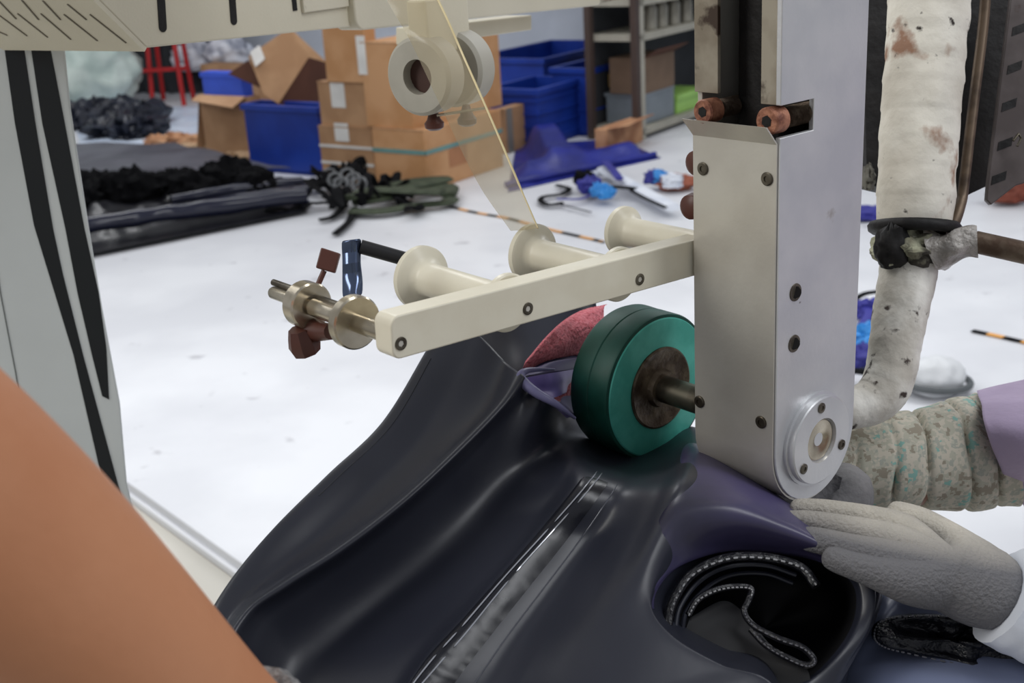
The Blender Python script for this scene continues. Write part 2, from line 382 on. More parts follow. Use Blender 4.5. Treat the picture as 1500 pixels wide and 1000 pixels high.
for x, y in ((1165, 428), (1163, 503)):
    g = G().lathe(on_r(x, y), -a_, [(0, .0062), (.0006, .006), (.0006, .0044), (.0001, .0042)], 20)
    h = ob('threaded_hole', g, M_STEEL, arm)
    ob('hole_bottom', G().cyl(on_r(x, y), on_r(x, y, -.00035), .0040, n=20), M_DARK, h)
# bearing flange
FP = on_r(1192, 641)
R = .0325
fg = G().lathe(FP, -a_, [(0, R + .002), (.002, R + .002), (.0025, R), (.0065, R), (.0072, R - .001), (.0072, .0165), (.004, .0160)], 56)
flg = ob('bearing_flange', fg, M_ALU2, arm, ang=25)
ob('axle_end', G().lathe(FP, -a_, [(.002, .0155), (.0045, .0155), (.0052, .0145), (.0052, .0075), (.0036, .004), (.0034, .0)], 36), M_CHROME, arm, ang=25)
for t in (95, 215, 335):
    P = FP + (b_ * math.cos(math.radians(t)) + Z * math.sin(math.radians(t))) * .0255 - a_ * .0070
    s1 = ob('flange_screw', G().lathe(P, -a_, [(0, .0038), (.0010, .0038), (.0014, .003), (.0014, .0018), (.0006, .0016)], 16), M_STEEL, flg)
# channel above the cover: flanges and dark inside
g = G(); g.box(pt(th, .001, zn1), a_ * (.0125 * 1.0), b_ * .003, Z * (ztop - zn1)); ob('channel_flange', g, M_GRIME, arm, bev=.0004)
aL = ab(on_f(1050, 100))[0]
g = G(); g.box(pt(aL, .001, zn1 + .004), a_ * (WA - aL), b_ * .003, Z * (ztop - zn1 - .004)); ob('channel_flange', g, M_GRIME, arm, bev=.0004)
ob('channel_back', G().box(pt(.004, WB - .005, zl - .15), a_ * (WA - .008), b_ * .004, Z * (ztop - zl + .15)), M_DARK, arm)
ob('inner_slide', G().box(pt(.017, .022, zl - .12), a_ * (WA - .036), b_ * .03, Z * (ztop - zl + .12)), M_DARK, arm, bev=.002)
# rusty bolts across the mouth of the channel
def bolt(x, y, d, L, r, nm):
    P = on_f(x, y, d); di = b_
    hd = ob(nm, G().lathe(P, di, [(0, r * .45), (0.0, r * .5), (-.0002, r * .9), (.001, r), (.0125, r), (.0135, r * .8)], 28), M_RUST, arm, ang=30)
    pr = []; t = .0135
    while t < L: pr += [(t, r * .60), (t + .0008, r * .80)]; t += .0016
    ob('thread', G().lathe(P, di, pr, 20), M_HUB, hd, ang=20)
    ob('hex_socket', G().cyl(P - di * .0004, P + di * .001, r * .45, n=6), M_DARK, hd)
bolt(1123, 178, -.004, .055, .0088, 'socket_bolt'); bolt(1029, 164, -.011, .05, .0080, 'socket_bolt')
# roller on its axle
t0 = len_x(FP, a_, 966)
rad = .0600
AX = FP + a_ * t0
ob('axle', G().lathe(AX, -a_, [(-.01, .0108), (t0 - WA + .004, .0108)], 32), M_STEEL, arm)
wh = ob('roller', G().lathe(AX, a_, [(0, .033), (0, rad - .003), (.0008, rad - .0008), (.0025, rad), (.0195, rad + .0002), (.0205, rad - .0008), (.0215, rad), (.036, rad + .0005), (.040, rad - .001), (.041, rad - .004), (.041, .02)], 96), M_GREEN, arm, ang=30, label='dark green rubber roller tread')
ob('roller_face', G().lathe(AX, -a_, [(-.0005, rad - .0025), (.0008, rad - .004), (.001, rad - .006), (.001, .033), (-.001, .032)], 96), M_GREENF, wh, ang=30, label='side face of the roller, its light painted in as lighter teal')
ob('hub', G().lathe(AX, -a_, [(-.004, .0335), (.0022, .0335), (.0030, .032), (.0018, .029), (.0012, .021), (.0014, .016), (.006, .0145), (.006, .011)], 64), M_HUB, wh, ang=30, label='worn steel hub')
# brown knobs on the far side of the arm
for x, y in ((1031, 236), (1023, 300)):
    P = at(x, y, .90); ob('side_knob', G().lathe(P, -b_, [(-.02, .004), (-.003, .004), (-.002, .008), (.004, .010), (.010, .009), (.012, .006)], 20), M_BROWNP, arm)

# ================================================================== TAPE GUIDE BAR WITH SPOOLS
aB = .074
bd = (b_ * math.cos(math.radians(2.0)) - Z * math.sin(math.radians(2.0)))
P_l = plane_hit(574, 497, pt(aB, 0, 0), a_); P_r = P_l + bd * (len_x(P_l, bd, 1016) + .012)
hb = (plane_hit(600, 465, P_l, a_) - plane_hit(600, 529, P_l, a_)).z / 2
Lb = (P_r - P_l).length
bar = thing('tape_guide_bar', 'ivory bar with three spools and chrome collars reaching left from the arm', 'guide bar', P_l + bd * Lb / 2)
upb = a_.cross(bd); upb = upb if upb.z > 0 else -upb
r_ = .006; pts = []
for (cx, cz, a0) in ((r_, -hb + r_, 180), (Lb - .001, -hb + .001, 270), (Lb - .001, hb - .001, 0), (r_, hb - r_, 90)):
    rr_ = r_ if cx < .1 else .001
    for k in range(7):
        t = math.radians(a0 + 90 * k / 6); pts.append(P_l + bd * (cx + rr_ * math.cos(t)) + upb * (cz + rr_ * math.sin(t)))
ob('bar', G().prism(pts, a_ * .017), M_IVORY, bar, bev=.0016)
def hole_pt(x, y): return plane_hit(x, y, P_l, a_)
hp = [hole_pt(587, 503), hole_pt(773, 452), hole_pt(937, 409)]
for p in hp:
    s1 = ob('bar_bolt', G().lathe(p, -a_, [(-.001, .0040), (.0006, .0040), (.0009, .0034), (.0009, .0021), (0.0002, .0019)], 20), M_STEEL, bar)
    ob('bolt_socket', G().cyl(p, p - a_ * .0004, .0019, n=6), M_ALU, s1)
hp3 = hp[2] + (hp[2] - hp[1])
for i, (p, fx) in enumerate(((hp[1], 616), (hp[2], 779), (hp3, 912))):
    L = len_x(p, a_, fx); q = .019 if i < 2 else .0165
    lab = ['ivory spool nearest the chrome collars', 'middle ivory spool under the clear tape', 'ivory spool nearest the aluminium arm'][i]
    pr = [(.0175, .008), (.0175, q - .001), (.0185, q), (.0215, q), (.0225, q - .001)] + [(.0225 + (q - .011) * (1 - math.cos(t)), .011 + (q - .0115 - 0) * (1 - math.sin(t))) for t in [math.pi / 2 * k / 6 for k in range(1, 7)]]
    far = L
    pr += [(far - .012, .0115), (far - .009, .0125), (far - .006, .016), (far - .0045, q + .0015), (far - .003, q + .003), (far + .001, q + .003), (far + .002, q + .002), (far + .002, .006)]
    s1 = ob('spool', G().lathe(p, a_, pr, 48), M_IVORY, bar, ang=40, label=lab)
    ob('spool_rod', G().lathe(p, a_, [(far, .004), (far + .004, .004)], 12), M_STEEL, s1)
# chrome rod with collars
p = hp[0]; e = len_x(p, a_, 395)
ob('rod', G().lathe(p + Z * .003, a_, [(.015, .0058), (e * .62, .0058), (e * .62, .0042), (e * .96, .0042), (e * .97, .0035)], 24), M_CHROME, bar)
ob('thin_rod', G().lathe(p + Z * .008 + b_ * .004, a_, [(e * .45, .0022), (e, .0022)], 16), M_STEEL, bar)
d1 = len_x(p, a_, 517); d2 = len_x(p, a_, 452)
ob('collar', G().lathe(p + Z * .003, a_, [(d1 - .006, .0065), (d1 - .006, .0155), (d1 - .005, .0165), (d1 + .001, .0165), (d1 + .002, .0155), (d1 + .002, .0065)], 40), M_CHROME, bar, ang=30)
ob('collar', G().lathe(p + Z * .003, a_, [(d2 - .005, .0065), (d2 - .005, .0140), (d2 - .004, .0150), (d2 + .006, .0150), (d2 + .007, .0140), (d2 + .007, .0065)], 40), M_CHROME, bar, ang=30)
q = p + a_ * (d2 + .0) - Z * .0125
kg = G().lathe(q - b_ * .008, (-Z * .9 + b_ * .2), [(-.002, .007), (.004, .009), (.010, .0105), (.015, .009)], 8)
kg.tube([q - a_ * .004, q - a_ * .014 + Z * .001, q - a_ * .024 + Z * .003], [.008, .006, .005], 12)
ob('thumb_knob', kg, M_BROWNP, bar, ang=30)
dd = (q - CAM).dot(fwd)
P = at(480, 383, dd - .004); sq = [at(480 + 17 * math.cos(math.radians(t)) * 1.25, 383 + 18 * math.sin(math.radians(t)) * 1.2, dd - .004) for t in (20, 110, 200, 290)]
ob('brown_tab', G().prism([at(470, 362, dd), at(498, 371, dd), at(490, 400, dd), at(462, 392, dd)], fwd * .006), M_BROWNP, bar, bev=.001)
ob('tab_stem', G().cyl(at(475, 396, dd + .003), at(461, 428, dd + .003), .0018), M_BROWNP, bar)
# bent glossy black tape guide behind the collars
dg = .885
rows = []
for (x0, x1, y, dz) in ((499, 530, 352, 0), (501, 529, 372, .006), (501, 528, 388, .002), (501, 530, 400, .008), (501, 532, 420, .006), (501, 531, 437, .0)):
    rows.append([at(x0 + (x1 - x0) * k / 6, y - 4 * k / 6, dg + dz - .004 * math.sin(math.pi * k / 6)) for k in range(7)])
ob('tape_shoe', G().grid(rows, fwd * .0012), mat('black_steel_blue_sheen', S(90, 102, 128), .14, .8), bar, sub=1)  # bluish highlights of the black steel put into its base colour
ob('shoe_rod', G().cyl(at(528, 361, dg + .005), at(596, 380, dg + .01), .0052), M_BLKR if False else mat('matt_black_steel', S(42, 42, 44), .45, .3), bar)
ob('rod', G().cyl(at(516, 437, dg), at(520, 470, dg - .01), .002), M_STEEL, bar)

# ================================================================== OVERHEAD HEAD (cream covers, tape guide wheels)
h_a, h_b = head(-57), head(33)
HD = at(215, 70, 1.05)
def on_h(x, y, off=0): return plane_hit(x, y, HD + h_a * off, h_a)
hd = thing('overhead_cover', 'cream overhead machine cover with louvres and slots at top left', 'machine cover', HD)
P0, P1 = on_h(215, 70), on_h(523, 38)
T0, T1 = on_h(142, -2), on_h(512, -90)
ext = V((0, 0, 1)) * .12
P2 = on_h(120, -25)
body = [P0, P1, P1 + Z * .20, P2 + Z * .16, P2]
ob('front_cover', G().prism(body, h_a * .012), M_CREAM, hd, bev=.0015)
# louvred sloping panel on the left: spans from the front cover's slanted edge away to the left
Lf = plane_hit(0, 55, P0, V((0, 0, 1)))
Q0 = P0; Q3 = P2
la = h_a * (.30)
ob('louvre_panel', G().prism([Q0, Q3, Q3 + la, Q0 + la], (Q3 - Q0).cross(la).normalized() * .004), M_CREAM, hd)
ob('underside', G().prism([P0 + h_a * .012 + Z * .002, P1 + h_a * .012 + Z * .002, P1 + h_a * .3 + Z * .002, P0 + h_a * .3 + Z * .002], Z * .002), M_CREAM, hd)
pn = (Q3 - Q0).cross(la).normalized()
if pn.dot(CAM - Q0) < 0: pn = -pn
def on_l(x, y): return plane_hit(x, y, Q0, pn)
k = 0
for (x0, y0, x1, y1) in ((135, 15, 188, 57), (97, 15, 146, 54), (63, 14, 107, 52), (29, 14, 73, 49), (0, 15, 43, 47), (-10, 36, 14, 46), (102, 0, 130, 23), (66, -5, 92, 23), (35, -6, 60, 23), (1, -5, 27, 22), (-30, -5, -4, 20)):
    a0, a1 = on_l(x0, y0), on_l(x1, y1); dv = (a1 - a0).normalized(); sd = dv.cross(pn) * .0016
    g = G().box(a0 - sd / 2 + pn * .0042, a1 - a0, sd, pn * .0006)
    ob('louvre', g, mat('louvre_shadow', S(120, 112, 98), .5), hd)
for (x, yb, wpx) in ((238, 47, 15), (342, 37, 14)):
    ctr = on_h(x, yb - wpx / 2); tp = on_h(x - 5, -40); r = .5 * wpx / F * 1.04
    pts = [ctr + h_b * r * math.cos(t) + Z * r * math.sin(t) for t in [math.pi + math.pi * k / 10 for k in range(11)]]
    up_ = (tp - ctr); pts = pts + [pts[-1] + up_, pts[0] + up_]
    ob('slot', G().prism([q_ - h_a * .0008 for q_ in pts], h_a * .001), M_DARK, hd)
ob('latch_plate', G().box(on_h(446, 19, -.004), h_b * len_x(on_h(446, 19, -.004), h_b, 512), h_a * .004, Z * .05), M_CREAM, hd, bev=.001)
ob('latch_slot', G().box(on_h(430, 16, -.001), h_b * .006, h_a * .001, Z * .05), M_DARK, hd)
# tape roll arm that reaches right
B0 = on_h(523, 45, -.01)
Bx = len_x(B0 + Z * 0, h_b, 884)
sl = (on_h(880, 8, -.01) - B0); Lx = sl.length; sd = sl.normalized()
hh = .05; pts = []
for k in range(9):
    t = math.radians(180 + 90 * k / 8); pts.append(B0 + sd * (.012 + .012 * math.cos(t)) + Z * (.012 + .012 * math.sin(t)))
pts += [B0 + sd * (Lx - .004), B0 + sd * Lx + Z * .004, B0 + sd * Lx + Z * hh, B0 + Z * hh]
ob('support_beam', G().prism(pts, h_a * .03), M_CREAM, hd, bev=.002)
q0, q1 = on_h(620, 66, .03), on_h(779, 44, .03)
ob('roller_bracket', G().prism([q0, q1, on_h(779, 22, .03), on_h(620, 40, .03)], h_a * .04), M_CREAM, hd, bev=.0015)
# two hanging guide wheels
M_WHL = mat('greyish_ivory_plastic', S(176, 172, 160), .5, c2=S(164, 160, 148), scale=20)
W1 = at(611, 113, 1.02)
for i, off in enumerate((0, .047)):
    P = W1 + h_b * off; r = .0325
    g = G().lathe(P, h_b, [(.022, r), (.003, r), (0, r - .003), (0, .0145), (.022, .0145)], 56, closed=True)
    s1 = ob('guide_wheel', g, M_WHL, hd, ang=30, label=['front greyish guide wheel with dark bore', 'rear greyish guide wheel'][i])
    ob('bore', G().lathe(P, h_b, [(.010, .0144), (.022, .0144)], 24), mat('brown_bore', S(70, 44, 36), .6), s1)
ob('hanger', G().box(W1 + Z * .016 - h_a * .010 + h_b * .006, h_a * .02, h_b * .062, Z * .045), M_CREAM, hd, bev=.002)
ob('rear_rail', G().box(on_h(870, 6, .05), h_b * .19, h_a * .02, Z * .03), M_GRIME, hd)
ob('wheel_shaft', G().cyl(W1 + h_b * .012, W1 + h_b * .068, .0055), M_BROWNP, hd)
for (x, y) in ((636, 180), (684, 174)):
    P = at(x, y, 1.05)
    ob('brown_knob', G().lathe(P - Z * .006, Z, [(0, .005), (.002, .008), (.006, .0085), (.009, .006), (.018, .003)], 18), M_BROWNP, hd)
ob('wire_bar', G().cyl(at(640, 169, 1.04), at(712, 158, 1.04), .0012), M_CHROME, hd)
# clear tape web running down to the spool
tp = thing('seam_tape_web', 'clear seam tape strip running down from the overhead head to the spools', 'tape', at(765, 335, .86))
Lp = [at(555, -20, .99), at(578, 20, .985), at(602, 62, .98), at(650, 165, .95), at(700, 268, .915), at(748, 338, .885)]
Rp = [at(632, -20, .99), at(656, 30, .985), at(680, 85, .98), at(722, 180, .95), at(762, 274, .915), at(788, 334, .885)]
rows = []; er = []
for k in range(25):
    t = k / 24 * 5; l, r = crv(Lp, t), crv(Rp, t); rows.append([l + (r - l) * (i / 6) + fwd * .004 * math.sin(math.pi * i / 6) for i in range(7)]); er.append(r)
ob('web', G().grid(rows, fwd * .00012), M_TAPE, tp)
ob('web_edge', G().tube(er, [.0009] * 20 + [.0006] * 5, 6), M_TAPEE, tp, label='bright yellowish edge of the tape')

# ================================================================== PIPE AND FRAME AT THE RIGHT
pp = thing('wrapped_hot_air_pipe', 'white tape-wrapped hot air pipe with dark stains hanging beside the arm', 'pipe', at(1300, 600, .97))
def wrap_tube(P, Rd, n, m, ridge):
    pts, rd = resample(P, Rd, m); g = G(); vs = []; L = 0
    rd2 = []
    for i, (p, r) in enumerate(zip(pts, rd)):
        if i: L += (p - pts[i - 1]).length
        ph = (L / ridge) % 1.0; rd2.append(r * (1 + .022 * ph - .011))
    return g.tube(pts, rd2, n, wob=.0014, ws=55)
ob('upper_pipe', wrap_tube([at(1365, -120, .97), at(1361, 0, .97), at(1352, 120, .97), at(1346, 200, .97), at(1341, 290, .97), at(1338, 335, .97)], [.0315, .0312, .0305, .0300, .0300, .0275], 40, 90, .022), M_PIPE, pp, ang=60)
ob('lower_pipe', wrap_tube([at(1336, 350, .97), at(1330, 400, .97), at(1321, 450, .965), at(1311, 500, .96), at(1303, 550, .955), at(1285, 582, .95), at(1255, 597, .945), at(1215, 600, .94)], [.0225, .0225, .0215, .0200, .0195, .0185, .0165, .016], 36, 80, .015), M_PIPE2, pp, ang=60)
g = G().tube([at(1339, 334, .97) + rgt * math.cos(t) * .0305 + fwd * math.sin(t) * .0335 - upv * .0015 * math.cos(t) for t in [2 * math.pi * k / 28 for k in range(29)]], .0052, 8, flat=1.0)
ob('clamp_band', g, M_DARK, pp, ang=60)
ob('cloth_joint', G().blob(at(1330, 362, .965), .027, .027, .018, .35, 3, 5, 16), mat('grimy_joint_wrap', S(196, 196, 168), .7, c2=S(120, 116, 96), scale=40, lo=.35, hi=.6, bump=.6, bscale=90, stain=[(22, .5, S(60, 56, 48))]), pp, ang=60)
ob('dark_joint_patch', G().blob(at(1306, 362, .952), .013, .013, .019, .3, 3, 9, 14), M_DARK, pp, ang=60)
ob('tape_ball', G().tube([at(1368, 368, .955), at(1385, 362, .95), at(1405, 356, .945), at(1432, 354, .94)], [.017, .014, .013, .011], 20, wob=.006, ws=70, step=20), mat('clear_tape_ball', S(196, 190, 184), .25, c2=S(150, 145, 138), scale=50, bump=.6, bscale=120), pp, ang=60)
sp = ob('side_tube', G().tube([at(1428, 354, .94), at(1500, 370, .925), at(1600, 392, .90)], .0085, 20), mat('rusty_tube', S(120, 106, 90), .5, .4, c2=S(84, 66, 52), scale=50, bump=.2), pp)
rodm = mat('brown_rod', S(104, 88, 72), .45, .5, c2=S(60, 48, 38), scale=40)
rod = ob('thin_rod', G().tube([at(1446, -60, .99), at(1441, 30, .99), at(1425, 160, .985), at(1412, 270, .98), at(1407, 300, .975), at(1396, 330, .965), at(1380, 338, .96)], [.0042] * 7, 12, step=40), rodm, pp)
fr = thing('slotted_frame', 'dark slotted steel frame hanging behind the wrapped pipe', 'frame', at(1470, 300, 1.05))
ob('back_upright', G().prism([at(1262, -80, 1.12), at(1400, -80, 1.12), at(1405, 250, 1.12), at(1398, 300, 1.12), at(1270, 270, 1.12)], fwd * .03), M_DARK, fr)
ob('back_upright', G().prism([at(1415, -80, 1.09), at(1500, -80, 1.09), at(1480, 120, 1.09), at(1455, 268, 1.09), at(1404, 292, 1.09)], fwd * .03), M_DARK, fr, label='greasy black plate beside the slotted plate')
pl = [(1488, -60), (1560, -60), (1560, 260), (1520, 262), (1488, 272), (1452, 300), (1445, 293), (1447, 270)]
sp_ = ob('slotted_plate', G().prism([at(x, y, 1.03) for x, y in pl], fwd * .006), M_DGREY, fr, bev=.001)
for (x, y) in ((1493, 44), (1486, 100), (1478, 155), (1472, 212), (1463, 262)):
    ob('slot', G().prism([at(x - 9, y - 4, 1.0295), at(x + 12, y - 12, 1.0295), at(x + 10, y + 1, 1.0295), at(x - 11, y + 9, 1.0295)], fwd * .001), M_DARK, sp_)
ob('wire_hook', G().tube([at(1484, 206, 1.02), at(1492, 196, 1.02), at(1496, 203, 1.02), at(1490, 214, 1.02)], .0012, 8), M_STEEL, fr)
ob('snagged_lint', G().blob(at(1272, 262, 1.115), .006, .01, .012, .5, 3, 3, 12), mat('dusty_lint', S(110, 108, 100), .9, c2=S(60, 58, 52), scale=50), fr)

# ================================================================== LEFT CABINET POST
cb_ = thing('machine_cabinet', 'pale grey cabinet post with two black stripes at left edge', 'cabinet', at(60, 860, 1.25))
Dk = 1.25
def on_c(x, y, o=0): return plane_hit(x, y, at(100, 500, Dk), (fwd * .9 + rgt * -.25 + V((0, 0, .3))).normalized()) - fwd * o
edge = [(90, 20), (104, 160), (130, 330), (150, 450), (176, 590), (186, 705), (222, 862), (240, 960)]
poly = [(-260, 20)] + edge + [(240, 1200), (-260, 1200)]
shell = ob('cabinet_shell', G().prism([on_c(x, y) for x, y in poly], ray(60, 400).normalized() * .25), M_CAB, cb_, bev=.002)
def stripe(pl_, nm, m, o=.0006):
    ob(nm, G().prism([on_c(x, y, o) for x, y in pl_], fwd * .0008), m, cb_)
s1L = [(2, 20), (5, 58), (22, 180), (50, 330), (76, 415), (108, 520), (172, 800), (186, 840), (210, 900)]
s1R = [(30, 20), (34, 60), (52, 180), (78, 335), (92, 400), (122, 520), (176, 720), (219, 860), (236, 940)]
s2L = [(41, 20), (44, 60), (62, 180), (96, 335), (114, 430), (135, 520), (150, 580)]
s2R = [(68, 20), (72, 60), (95, 180), (124, 335), (145, 430), (156, 510), (160, 585)]
stripe(s1L + s1R[::-1], 'black_stripe', M_BLACKSTRIPE); stripe(s2L + s2R[::-1], 'black_stripe', M_BLACKSTRIPE)
sm = [(-14, 330), (0, 430), (22, 545), (42, 665), (60, 760)]
stripe([(x, y) for x, y in sm] + [(x + 2, y) for x, y in sm][::-1], 'panel_joint', mat('joint_shadow', S(130, 134, 132), .6), .0004)
# ================================================================== COATED GARMENT UNDER THE ROLLER
def loft(cols, nu, nv, closed=False):
    C = [[at(*p) for p in c] for c in cols]
    R_ = []
    for j in range(nv + 1):
        row = [crv(c, j / nv * (len(c) - 1)) for c in C]; K = len(row)
        n = nu
        R_.append([crv(row, i / n * (K if closed else K - 1), closed) for i in range(n + (0 if closed else 1))])
    return R_
def ripple(R_, amp, sc, seed=0):
    for r in R_:
        for i, p in enumerate(r): r[i] = p + fwd * (noise.noise(p * sc + V((seed, 0, 0))) * amp)
    return R_
COLS = [
 [(760,470,1.05),(690,560,1.03),(620,660,1.0),(540,740,.96),(470,820,.92),(400,900,.88),(370,980,.85),(380,1040,.84),(380,1100,.82)],
 [(655,462,.99),(622,520,.97),(560,620,.93),(480,697,.89),(400,777,.85),(335,857,.82),(297,930,.79),(285,1010,.77),(290,1100,.75)],
 [(700,490,.965),(668,560,.94),(622,640,.91),(550,712,.88),(470,785,.845),(392,850,.815),(335,910,.785),(310,990,.765),(320,1100,.745)],
 [(740,530,.945),(712,595,.915),(655,660,.885),(575,735,.855),(485,803,.825),(408,855,.80),(350,905,.775),(325,970,.755),(340,1100,.735)],
 [(764,548,.90),(735,592,.882),(672,658,.857),(592,733,.828),(502,803,.803),(420,856,.785),(362,900,.770),(335,970,.750),(360,1100,.73)],
 [(775,566,.908),(748,605,.895),(688,672,.872),(608,748,.846),(518,820,.822),(440,872,.802),(385,915,.785),(360,985,.765),(385,1100,.74)],
 [(805,585,.918),(775,650,.908),(725,722,.885),(650,800,.858),(570,870,.836),(500,930,.815),(445,980,.798),(425,1040,.780),(440,1110,.76)],
 [(850,590,1.08),(846,636,.99),(830,690,.878),(780,760,.853),(720,830,.826),(660,895,.800),(610,950,.780),(570,1010,.765),(550,1060,.755),(540,1110,.745)],
 [(888,600,1.06),(885,664,.975),(865,700,.860),(805,775,.832),(745,845,.803),(685,915,.777),(635,970,.757),(600,1020,.742),(580,1070,.732),(570,1110,.722)],
 [(935,620,1.05),(933,674,.968),(915,715,.858),(868,790,.838),(815,865,.808),(765,935,.783),(725,1000,.762),(700,1040,.752),(690,1080,.742),(685,1110,.732)],
 [(975,625,1.05),(975,668,.955),(965,712,.842),(935,780,.812),(900,850,.780),(868,915,.755),(845,985,.732),(832,1030,.716),(828,1070,.706),(825,1110,.70)],
 [(1010,625,1.02),(1012,652,.940),(1008,700,.834),(985,760,.805),(955,830,.778),(944,888,.757),(972,940,.738),(1040,982,.725),(1110,1012,.715),(1150,1110,.70)],
 [(1045,640,1.0),(1047,668,.930),(1060,720,.860),(1040,780,.835),(985,840,.800),(956,888,.765),(985,930,.748),(1048,970,.735),(1118,1000,.725),(1170,1110,.72)],
 [(1060,690,.93),(1080,740,.91),(1060,790,.89),(1010,850,.85),(985,890,.82),(1005,920,.80),(1060,950,.79),(1130,980,.78),(1190,1110,.78)],
]
COLS[0] = COLS[0]
R1 = ripple(loft(COLS, 182, 150), .0025, 7, 2)
def hang(R_, L, k0):      # let the cloth hang on down below its last row
    last = R_[-1]; c = sum(last, V((0, 0, 0))) / len(last)
    for k in range(1, 13):
        f = k / 12; R_.append([p + (c - p) * (.25 * f * f) - Z * (L * f) + fwd * .010 * math.sin(i * k0) * f for i, p in enumerate(last)])
hang(R1, .42, .16)
base = R1[-1][90]
gm = thing('coated_garment', 'black waterproof garment draped in folds under the green roller', 'garment', V((base.x, base.y, base.z)))
front = ob('front_panel', G().grid(R1), M_FAB, gm, ang=80); solid(front, .0016)
def S1(c, v):       # c = column coordinate, v = 0..1
    t = c / (len(COLS) - 1) * 182; j = v * 150
    i0, j0 = min(int(t), 181), min(int(j), 149); fu, fv = t - i0, j - j0
    p = R1[j0][i0].lerp(R1[j0][i0 + 1], fu); q = R1[j0 + 1][i0].lerp(R1[j0 + 1][i0 + 1], fu); return p.lerp(q, fv)
def strip(c0, c1, v0, v1, off, m, nm, n=60, k=6, parent=None, crown=.0006):
    rows = []
    for j in range(n + 1):
        v = v0 + (v1 - v0) * j / n
        rows.append([S1(c0(v) + (c1(v) - c0(v)) * i / k, v) - fwd * (off + crown * math.sin(math.pi * i / k) + .0004 * noise.noise(V((j * .5, i * .6, 3)))) for i in range(k + 1)])
    return ob(nm, G().grid(rows, fwd * .0006), m, parent or gm, ang=60)
sp1 = strip(lambda v: 7.66, lambda v: 8.5, .16, .97, .0026, M_SEAM, 'seam_tape_strip', n=110, k=8)
for c, c2, v0, v1 in ((7.98, 7.80, .19, .86), (8.14, 8.02, .19, .82)):
    pts = [S1(c + (c2 - c) * k / 90 + .05 * math.sin(k * .09 + c), v0 + (v1 - v0) * k / 90) - fwd * .0041 for k in range(91)]
    for k0, k1 in ((0, 17), (19, 50), (52, 58), (61, 90)) if c < 8.1 else ((0, 12), (15, 34), (37, 60), (64, 78)):
        n_ = k1 - k0; ob('weld_edge_glint', G().tube(pts[k0:k1 + 1], [.0001] + [.00050] * (n_ - 1) + [.0001], 6), mat('painted_edge_glint', S(185, 187, 195), .15, .6), sp1)  # glints along the weld, painted as thin pale lines
pts = [S1(8.75, .16 + .72 * k / 60) - fwd * .0012 for k in range(61)]
ob('fold_glint', G().tube(pts, .0006, 6), mat('painted_satin_glint', S(90, 92, 100), .3, .3), gm)  # thin glint along the fold, painted as a pale line
for cc, rr2 in ((3.0, .0007), (1.35, .0006)):
    pts = [S1(cc, .12 + .3 * k / 40) - fwd * .0012 for k in range(41)]
    if cc < 2: ob('edge_piping', G().tube(pts, rr2, 6), M_FAB, gm)
# opening rolled rim on the left of the roller, with violet lining
rim = [at(*p) for p in ((842,612,.925),(815,592,.900),(787,576,.896),(769,562,.899),(763,550,.902),(771,543,.908),(790,541,.92),(812,541,.945))]
rp, rr3 = resample(rim, [.0012,.0026,.0036,.0040,.0034,.0024,.0016,.001], 40)
ob('rolled_rim', G().tube(rp, rr3, 14), mat('violet_rim_highlight', S(120, 118, 156), .3, c2=S(84, 82, 112), scale=12), gm)  # rim highlight painted in as a paler violet
L0 = [[(770,553,.905),(802,547,.925),(846,540,1.0)],[(780,563,.912),(808,558,.93),(846,552,1.0)],[(796,574,.920),(816,570,.94),(840,562,1.0)],[(806,584,.905),(818,580,.935),(836,572,1.0)]]
ob('violet_lining', G().grid(loft([list(c) for c in zip(*L0)], 14, 14), fwd * .001), M_VIOLET, gm, ang=80)
L0 = [[(765,551,.91),(800,545,.935),(848,540,1.01)],[(775,543,.93),(805,531,.95),(848,524,1.01)],[(790,545,.95),(815,530,.97),(850,522,1.03)]]
ob('dark_violet_fold', G().grid(loft([list(c) for c in zip(*L0)], 14, 14), fwd * .001), mat('deep_violet_cloth', S(72, 64, 104), .5), gm, ang=80)
ob('lining_back', G().grid(loft([[(772,548,.955),(790,575,.95),(830,612,.945)],[(800,520,.98),(825,560,.98),(850,610,.99)],[(870,500,1.06),(890,560,1.06),(900,620,1.06)]], 10, 10), fwd * .001), mat('deep_violet_cloth', (0, 0, 0)), gm, ang=80)
# shoulder and opening at lower right
rimL = [(948,892,.757),(958,852,.775),(995,820,.80),(1060,800,.815),(1130,802,.820),(1205,816,.815),(1258,850,.80),(1262,905,.79),(1230,962,.775),(1175,1008,.760),(1112,1006,.738),(1040,978,.737),(975,938,.745)]
midL = [(925,896,.78),(938,830,.790),(992,755,.800),(1070,735,.806),(1150,765,.808),(1215,800,.806),(1276,850,.800),(1275,910,.79),(1243,967,.78),(1200,1030,.765),(1090,1040,.745),(1010,1005,.76),(945,950,.77)]
outL = [(900,900,.82),(930,810,.83),(985,720,.835),(1012,652,.930),(1090,692,.905),(1165,745,.880),(1238,800,.845),(1288,850,.82),(1282,905,.81),(1246,962,.80),(1212,1040,.79),(1080,1080,.79),(950,1010,.80)]
out2 = [(x * .93 + 1110 * .07, y * .93 + 880 * .07, d + .09) for x, y, d in outL]
in1 = [(x + (1105 - x) * .06, y + (905 - y) * .06, d + .006) for x, y, d in rimL]
in2 = [(x + (1105 - x) * .10, y + (905 - y) * .10, d + .035) for x, y, d in rimL]
in3 = [(x + (1120 - x) * .30, y + (920 - y) * .30, d + .085) for x, y, d in rimL]
in4 = [(x + (1120 - x) * 1.0, y + (920 - y) * 1.0, .90) for x, y, d in rimL]
